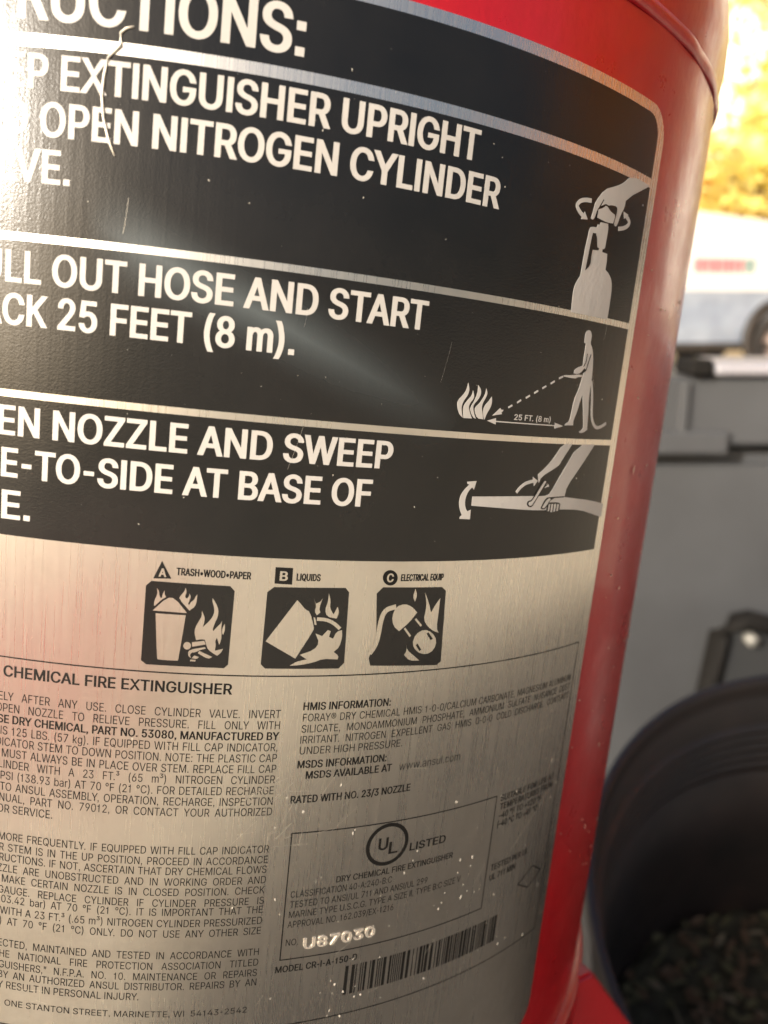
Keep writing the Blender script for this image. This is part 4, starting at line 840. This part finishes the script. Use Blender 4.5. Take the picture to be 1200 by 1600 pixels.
def leaf(bm, p, L_, W_, az, tl, mi):
    ca, sa = math.cos(az), math.sin(az)
    rows = []
    for i in range(5):
        s_ = i / 4
        w_ = W_ * math.sin(math.pi * min(.97, s_ * .92 + .06))
        x_ = (s_ - .5) * L_
        z_ = tl * (s_ - .5) * L_ + .25 * L_ * (s_ - .5) ** 2
        rows.append([bm.verts.new((p[0] + ca * x_ - sa * q * w_, p[1] + sa * x_ + ca * q * w_, p[2] + z_ + abs(q) * w_ * .5)) for q in (-1, 0, 1)])
    for A, B in zip(rows, rows[1:]):
        for k in range(2):
            f = bm.faces.new([A[k], A[k + 1], B[k + 1], B[k]])
            f.material_index = mi
for _ in range(700):
    r = .175 * math.sqrt(rng.random()); a = rng.uniform(0, 6.283)
    leaf(bm, (r * math.cos(a), r * math.sin(a), ZL + rng.uniform(.004, .016)), rng.uniform(.006, .022), rng.uniform(.0014, .0045), rng.uniform(0, 6.28), rng.uniform(-.4, .4), rng.choice((1, 1, 1, 2, 2, 2, 2, 2, 3)))
lit = link('leaf_litter', bm, [M_SOIL] + M_LEAFS)
lit.matrix_world = tub.matrix_world.copy()
tag(lit, 'dark soil and dry leaf litter lying in the bottom of the tub', 'leaf litter', kind='stuff')

# ------------------------------------------------------------------ fire extinguisher
ext = empty('fire_extinguisher', BASE, ROT)
tag(ext, 'large red cylinder fire extinguisher with steel instruction plate and red side leg', 'fire extinguisher')
# tank: shell, then the domed head above the weld seam
prof = [(0, .05), (.10, .055), (.14, .08), (R - .0006, .12)]
z = .12
while z < ZC + .083:
    z += .02
    prof.append((R - .0006, min(z, ZC + .0835)))
zs = ZC + .0845
for k in range(1, 25):
    a = math.pi / 2 * k / 24
    prof.append(((R + .0004) * math.cos(a), zs + .012 + .085 * math.sin(a)) if k > 0 else (R, zs))
prof.insert(-24, (R + .0004, zs + .010))
bm = bmesh.new()
lathe(bm, prof, 256)
bmesh.ops.recalc_face_normals(bm, faces=bm.faces)
tank = link('tank', bm, M_RED, ext, True)
bm = bmesh.new()
sp = []
for k in range(13):
    a = math.pi * k / 12
    sp.append((R - .001 + .0009 * math.sin(a) + .0004, zs + .0020 * math.cos(a)))
lathe(bm, sp, 256)
for v in bm.verts:
    a = math.atan2(v.co.y, v.co.x)
    k = 1 + .0016 * math.sin(a * 190) * .25 + .0012 * math.sin(a * 37)
    v.co.x *= k; v.co.y *= k
bmesh.ops.recalc_face_normals(bm, faces=bm.faces)
link('weld_seam', bm, M_RED, tank, True)
bm = bmesh.new()
lathe(bm, [(.147, 0), (.1535, 0), (.1535, .125), (.147, .125), (.147, 0)], 128)
link('base_skirt', bm, M_RED, ext, True)
# saddle and sloping side leg
bm = bmesh.new()
lathe(bm, [(R - .001, ZC - .40), (R + .0035, ZC - .40), (R + .0022, ZC - .2000), (R + .0014, ZC - .1985), (R - .001, ZC - .198)], 24, rad(46), rad(84))
sad = link('saddle', bm, M_RED, ext, True)
TA_ = rad(61.5)
def radial_plate(prof_rz, half):
    bm = bmesh.new()
    st = Vector((R * math.cos(TA_), R * math.sin(TA_), 0))
    er = Vector((math.cos(rad(112)), math.sin(rad(112)), 0)); et = Vector((-er.y, er.x, 0))
    A = [bm.verts.new(st + er * (r_ - R) + et * half + Vector((0, 0, z_))) for r_, z_ in prof_rz]
    B = [bm.verts.new(st + er * (r_ - R) - et * half + Vector((0, 0, z_))) for r_, z_ in prof_rz]
    n = len(A)
    for i in range(n): bm.faces.new([A[i], A[(i + 1) % n], B[(i + 1) % n], B[i]])
    bm.faces.new(A); bm.faces.new(B[::-1])
    bmesh.ops.recalc_face_normals(bm, faces=bm.faces)
    bmesh.ops.bevel(bm, geom=bm.edges[:], offset=.0012, segments=2, affect='EDGES')
    return bm
LEGZ = .353
link('leg', radial_plate([(R - .01, ZC - .1985), (R + .003, ZC - .1985), (.285, ZC - LEGZ), (.285, .004), (.245, .004), (.245, ZC - .46), (R - .01, ZC - .52)], .006), M_RED, ext)

# small chips in the red paint
def chips(name, n, u0, u1, v0, v1, m, h, smin, smax, parent, seed, elong=2.5, kind=None, label=None, wdens=None):
    r_ = random.Random(seed)
    bm = bmesh.new()
    for _ in range(n):
        u = r_.uniform(u0, u1); v = r_.uniform(v0, v1)
        s_ = smin + (smax - smin) * r_.random() ** 3
        el = 1 + r_.random() * (elong - 1); an = r_.gauss(math.pi / 2, .5)
        ring = []
        for k in range(9):
            t_ = 2 * math.pi * k / 9
            a_, b_ = math.cos(t_) * s_ * el * r_.uniform(.7, 1.2), math.sin(t_) * s_ * r_.uniform(.7, 1.2)
            ring.append(bm.verts.new(on_tank(u + a_ * math.cos(an) - b_ * math.sin(an), v + a_ * math.sin(an) + b_ * math.cos(an), h * .15)))
        c = bm.verts.new(on_tank(u, v, h + s_ * .35))
        for k in range(9): bm.faces.new([c, ring[k], ring[(k + 1) % 9]])
    bmesh.ops.recalc_face_normals(bm, faces=bm.faces)
    o = link(name, bm, m, parent, True, label)
    if kind: o['kind'] = kind
    return o
chips('paint_chips', 46, 104, 150, -150, 40, M_CHIP, .02 - .6, .10, .40, tank, 4, 4, 'stuff')

# ------------------------------------------------------------------ the steel instruction plate
UR, UL_ = 101.8, -101.8
bm = bmesh.new()
bm.free()
plate = wrap('instruction_plate', polys([rounded(UL_, UR, -178, 66.5, 7.5)]), 0.02, M_STEEL, ext, .7, 2.5, 'brushed steel plate with printed instructions')
UI = 98.4
RA, RB, RC, RD = (48.9, 51.0), (16.2, 17.6), (-12.1, -10.75), -38.6
top = rounded(-UI, UI, RA[1], 64.3, 5)
top = [q for q in top]
hd = []
for q in rounded(-UI, UI, RA[1] - 12, 64.3, 5): hd.append((q[0], max(q[1], RA[1])))
clean = [hd[0]]
for q in hd[1:]:
    if (Vector(q) - Vector(clean[-1])).length > 1e-3: clean.append(q)
wrap('printed_panel', polys([clean]), .06, M_BLACK, plate, .05, 2.5, 'black heading panel with rounded corners')
wrap('printed_panel', polys([rect(-UI, UI, RB[1], RA[0])]), .06, M_BLACK, plate, .05, 2.5, 'black panel about keeping the extinguisher upright')
wrap('printed_panel', polys([rect(-UI, UI, RC[1], RB[0])]), .06, M_BLACK, plate, .05, 2.5, 'black panel about pulling out the hose')
wrap('printed_panel', polys([rect(-UI, UI, RD, RC[0])]), .06, M_BLACK, plate, .05, 2.5, 'black panel about sweeping the nozzle')

groups = {}
for kind, pre, vis, u0, u1, v, cap in LINES_BIG:
    flat_line(groups.setdefault(kind, ([], [])), vis, u0, u1, v, cap, 4, pre)
wrap('heading_lettering', groups['h'], .13, M_WHITE, plate, .06)
for k in ('i1', 'i2', 'i3'): wrap('instruction_lettering', groups[k], .13, M_WHITE, plate, .06)

def art(keys): 
    L_ = [smooth_loop([tuple(q) for q in l]) for k in keys for l in ICONS.get(k, [])]
    L_ += [stroke(p_, w_) for k in keys for p_, w_ in STROKES.get(k, [])]
    return polys(L_)
pic = wrap('pictogram', art(['bottle_w']), .13, M_WHITE, plate, .06, label='pale pictogram of a hand turning a cylinder valve')
bk = wrap('pictogram_outline', art(['bottle_k']), .17, M_BLACK, plate)
wrap('pictogram_outline', art(['bottle_w2']), .21, M_WHITE, plate)
wrap('pictogram', art(['man_w']), .13, M_WHITE, plate, .06, label='pale pictogram of a figure aiming a hose at flames')
wrap('pictogram_outline', art(['man_k']), .17, M_BLACK, plate)
ft = ([], [])
for b_ in BLOCKS:
    if b_[0] == 'feet':
        for tx, u0, u1, v in b_[4]: flat_line(ft, tx, u0, u1, v, b_[2], b_[1])
wrap('distance_lettering', ft, .13, M_WHITE, plate)
wrap('pictogram', art(['noz_w']), .13, M_WHITE, plate, .06, label='pale pictogram of two hands opening a nozzle')
wrap('pictogram_outline', art(['noz_k']), .17, M_BLACK, plate)
wrap('pictogram_outline', art(['noz_w2']), .21, M_WHITE, plate)

for k, lb in (('A', 'black square of a burning dustbin and logs'), ('B', 'black square of a burning spilled drum'), ('C', 'black square of a burning plug and socket')):
    ls = [tuple(q) for q in ICONS[k + '_k'][0]]
    wrap('fire_class_pictogram', polys([ls]), .05, M_BLACK, plate, .04, label=lb)
    wrap('pictogram_cutout', art([k + '_m']), .10, M_STEEL, plate)
wrap('pictogram_outline', art(['C_k2']), .14, M_BLACK, plate)
for ls, ch, lb in zip(ICONS['sym_k'], 'ABC', ('black triangle marked A', 'black square marked B', 'black circle marked C')):
    wrap('fire_class_symbol', polys([ls]), .05, M_INKB, plate, label=lb)
    cu = (min(q[0] for q in ls) + max(q[0] for q in ls)) / 2
    v0 = min(q[1] for q in ls); v1 = max(q[1] for q in ls); hh = v1 - v0
    f_ = ([], [])
    cp = hh * (.46 if ch == 'A' else .56)
    wd = cp * .72
    flat_line(f_, ch, cu - wd / 2, cu + wd / 2, v0 + (hh * .13 if ch == 'A' else (hh - cp) / 2), cp, 3)
    wrap('class_letter', f_, .09, M_STEEL, plate)

# fine print
def xs_for(lines, wt, cap):
    best = 9
    k = cap / (509.0 + 2 * WEIGHT[wt][1])
    for tx, u0, u1, v in lines:
        bold = tx.startswith('*'); w_ = 2 if bold else wt
        s_ = tx.lstrip('*'); W = (u1 - u0) / k
        xs = .8
        for _ in range(5):
            xs *= W / (ink_width(s_, xs, w_) - .0 * s_.count(' '))
        best = min(best, xs * .985)
    return best
NAMES = {'title': 'title_lettering', 'para': 'fine_print', 'para2': 'fine_print', 'addr': 'address_line', 'heads': 'bold_fine_print', 'web': 'web_address', 'cert': 'certification_lettering', 'certu': 'certification_lettering', 'class': 'class_caption'}
for name, wt, cap, just, lines in BLOCKS:
    if name in ('feet', 'serial'): continue
    f_ = ([], [])
    for tx, u0, u1, v in lines:
        w_ = wt
        if tx.startswith('*'): w_ = 2; tx = tx[1:]
        if just:
            xs = xs_for([l for l in lines if not l[0].startswith('*')], wt, cap) if w_ == wt else None
            flat_line(f_, tx, u0, u1, v, cap, w_, xs=xs)
        else: flat_line(f_, tx, u0, u1, v, cap, w_)
    wrap(NAMES[name], f_, .05, M_INKB, plate)

# ruled lines and boxes
def frame_lines(segs): return polys([stroke(s_, w_) for s_, w_ in segs])
lw = .28
wrap('ruled_border', frame_lines([([(-98, -63.3), (97.9, -63.3)], lw), ([(97.9, -63.2), (97.9, -146.4)], lw), ([(-98, -146.3), (97.9, -146.3)], lw)]), .05, M_INKB, plate)
wrap('certification_box', frame_lines([([(18.23, -98.9), (72.0, -98.9)], lw), ([(72.0, -98.8), (72.0, -129.6)], lw), ([(72.0, -129.5), (18.23, -129.5)], lw), ([(18.23, -129.6), (18.23, -98.8)], lw)]), .05, M_INKB, plate)
ring = [[(41.0 + 5.35 * math.cos(t_ * .105), -104.4 + 5.25 * math.sin(t_ * .105)) for t_ in range(60)]]
inner = [(41.0 + 4.45 * math.cos(-t_ * .105), -104.4 + 4.35 * math.sin(-t_ * .105)) for t_ in range(60)]
wrap('certification_mark', fill([ring[0], inner], 1e-3), .05, M_INKB, plate, label='black ring round the letters U and L')
fm = BOXES['fm']
wrap('certification_mark', frame_lines([([fm[i], fm[(i + 1) % 4]], .35) for i in range(4)]), .05, M_INKB, plate, label='small faint black diamond mark')
# barcode
rb = random.Random(11)
bars, u = [], BOXES['bar'][0][0]
while u < 79.0:
    w_ = rb.choice((.26, .26, .52, .78, .26, .52)); bars.append(rect(u, u + w_, -141.3, -133.8)); u += w_ + rb.choice((.28, .28, .56, .3, .8))
wrap('barcode', polys(bars), .05, M_INKB, plate)
# stamped serial number standing proud of the steel
for name, wt, cap, just, lines in BLOCKS:
    if name == 'serial':
        f_ = ([], [])
        for tx, u0, u1, v in lines: flat_line(f_, tx, u0, u1, v, cap, wt)
        o = wrap('serial_number', f_, .30, M_STAMP, plate, .30, label='raised stamped serial number')
        md = o.modifiers.new('soften', 'BEVEL'); md.width = .00016; md.segments = 2; md.limit_method = 'ANGLE'
# dried spots and scratches on the lower plate
chips('mineral_spots', 170, 14, 98, -150, -92, M_SPOT, .02, .06, .36, plate, 21, 2.2, 'stuff')
chips('mineral_spots', 50, -40, 98, -150, -60, M_SPOT, .02, .05, .26, plate, 22, 2.2, 'stuff')
chips('dust_specks', 90, -40, 97, -36, 63, M_SPOT, .15, .03, .16, plate, 33, 2.5, 'stuff')
rs = random.Random(5)
sc = []
for _ in range(26):
    u, v = rs.uniform(4, 30), rs.uniform(-104, -88)
    an = rs.gauss(.75, .35); L_ = rs.uniform(2, 8)
    sc.append(stroke([(u, v), (u + L_ * .5 * math.cos(an) + rs.uniform(-.2, .2), v + L_ * .5 * math.sin(an)), (u + L_ * math.cos(an), v + L_ * math.sin(an))], rs.uniform(.035, .08)))
for _ in range(16):
    u, v = rs.uniform(-40, 90), rs.uniform(-150, -70)
    an = rs.uniform(-1, 1.4); L_ = rs.uniform(1.5, 7)
    sc.append(stroke([(u, v), (u + L_ * math.cos(an), v + L_ * math.sin(an))], rs.uniform(.04, .12)))
sc.append(stroke([(80, -116), (89, -108), (94, -103)], .18))
for _ in range(6):
    u, v = rs.uniform(-36, 90), rs.uniform(-34, 60)
    an = rs.gauss(1.57, .25); L_ = rs.uniform(2, 9)
    sc.append(stroke([(u, v), (u + L_ * .5 * math.cos(an) + .1, v + L_ * .5 * math.sin(an)), (u + L_ * math.cos(an), v + L_ * math.sin(an))], rs.uniform(.015, .03)))
o = wrap('scratches', polys(sc), .15, M_SCRATCH, plate)
o['kind'] = 'stuff'
strand = [(-22.2, 53.7), (-23.6, 53.2), (-24.4, 52.4), (-24.4, 51.0), (-24.3, 50.4), (-25.4, 49.3), (-26.4, 48.2), (-26.8, 46.5), (-27.0, 45.1), (-27.2, 42), (-26.7, 38.3), (-25.7, 34.7), (-24.5, 32.2)]
bm = bmesh.new()
tube(bm, [on_tank(u_, v_, .22) for u_, v_ in strand], [.00012] + [.00024] * (len(strand) - 2) + [.0001], 8)
link('dried_drip', bm, mat('dried_drip', (.85, .80, .68), .25), plate, True, 'pale dried drip running down across the lettering')
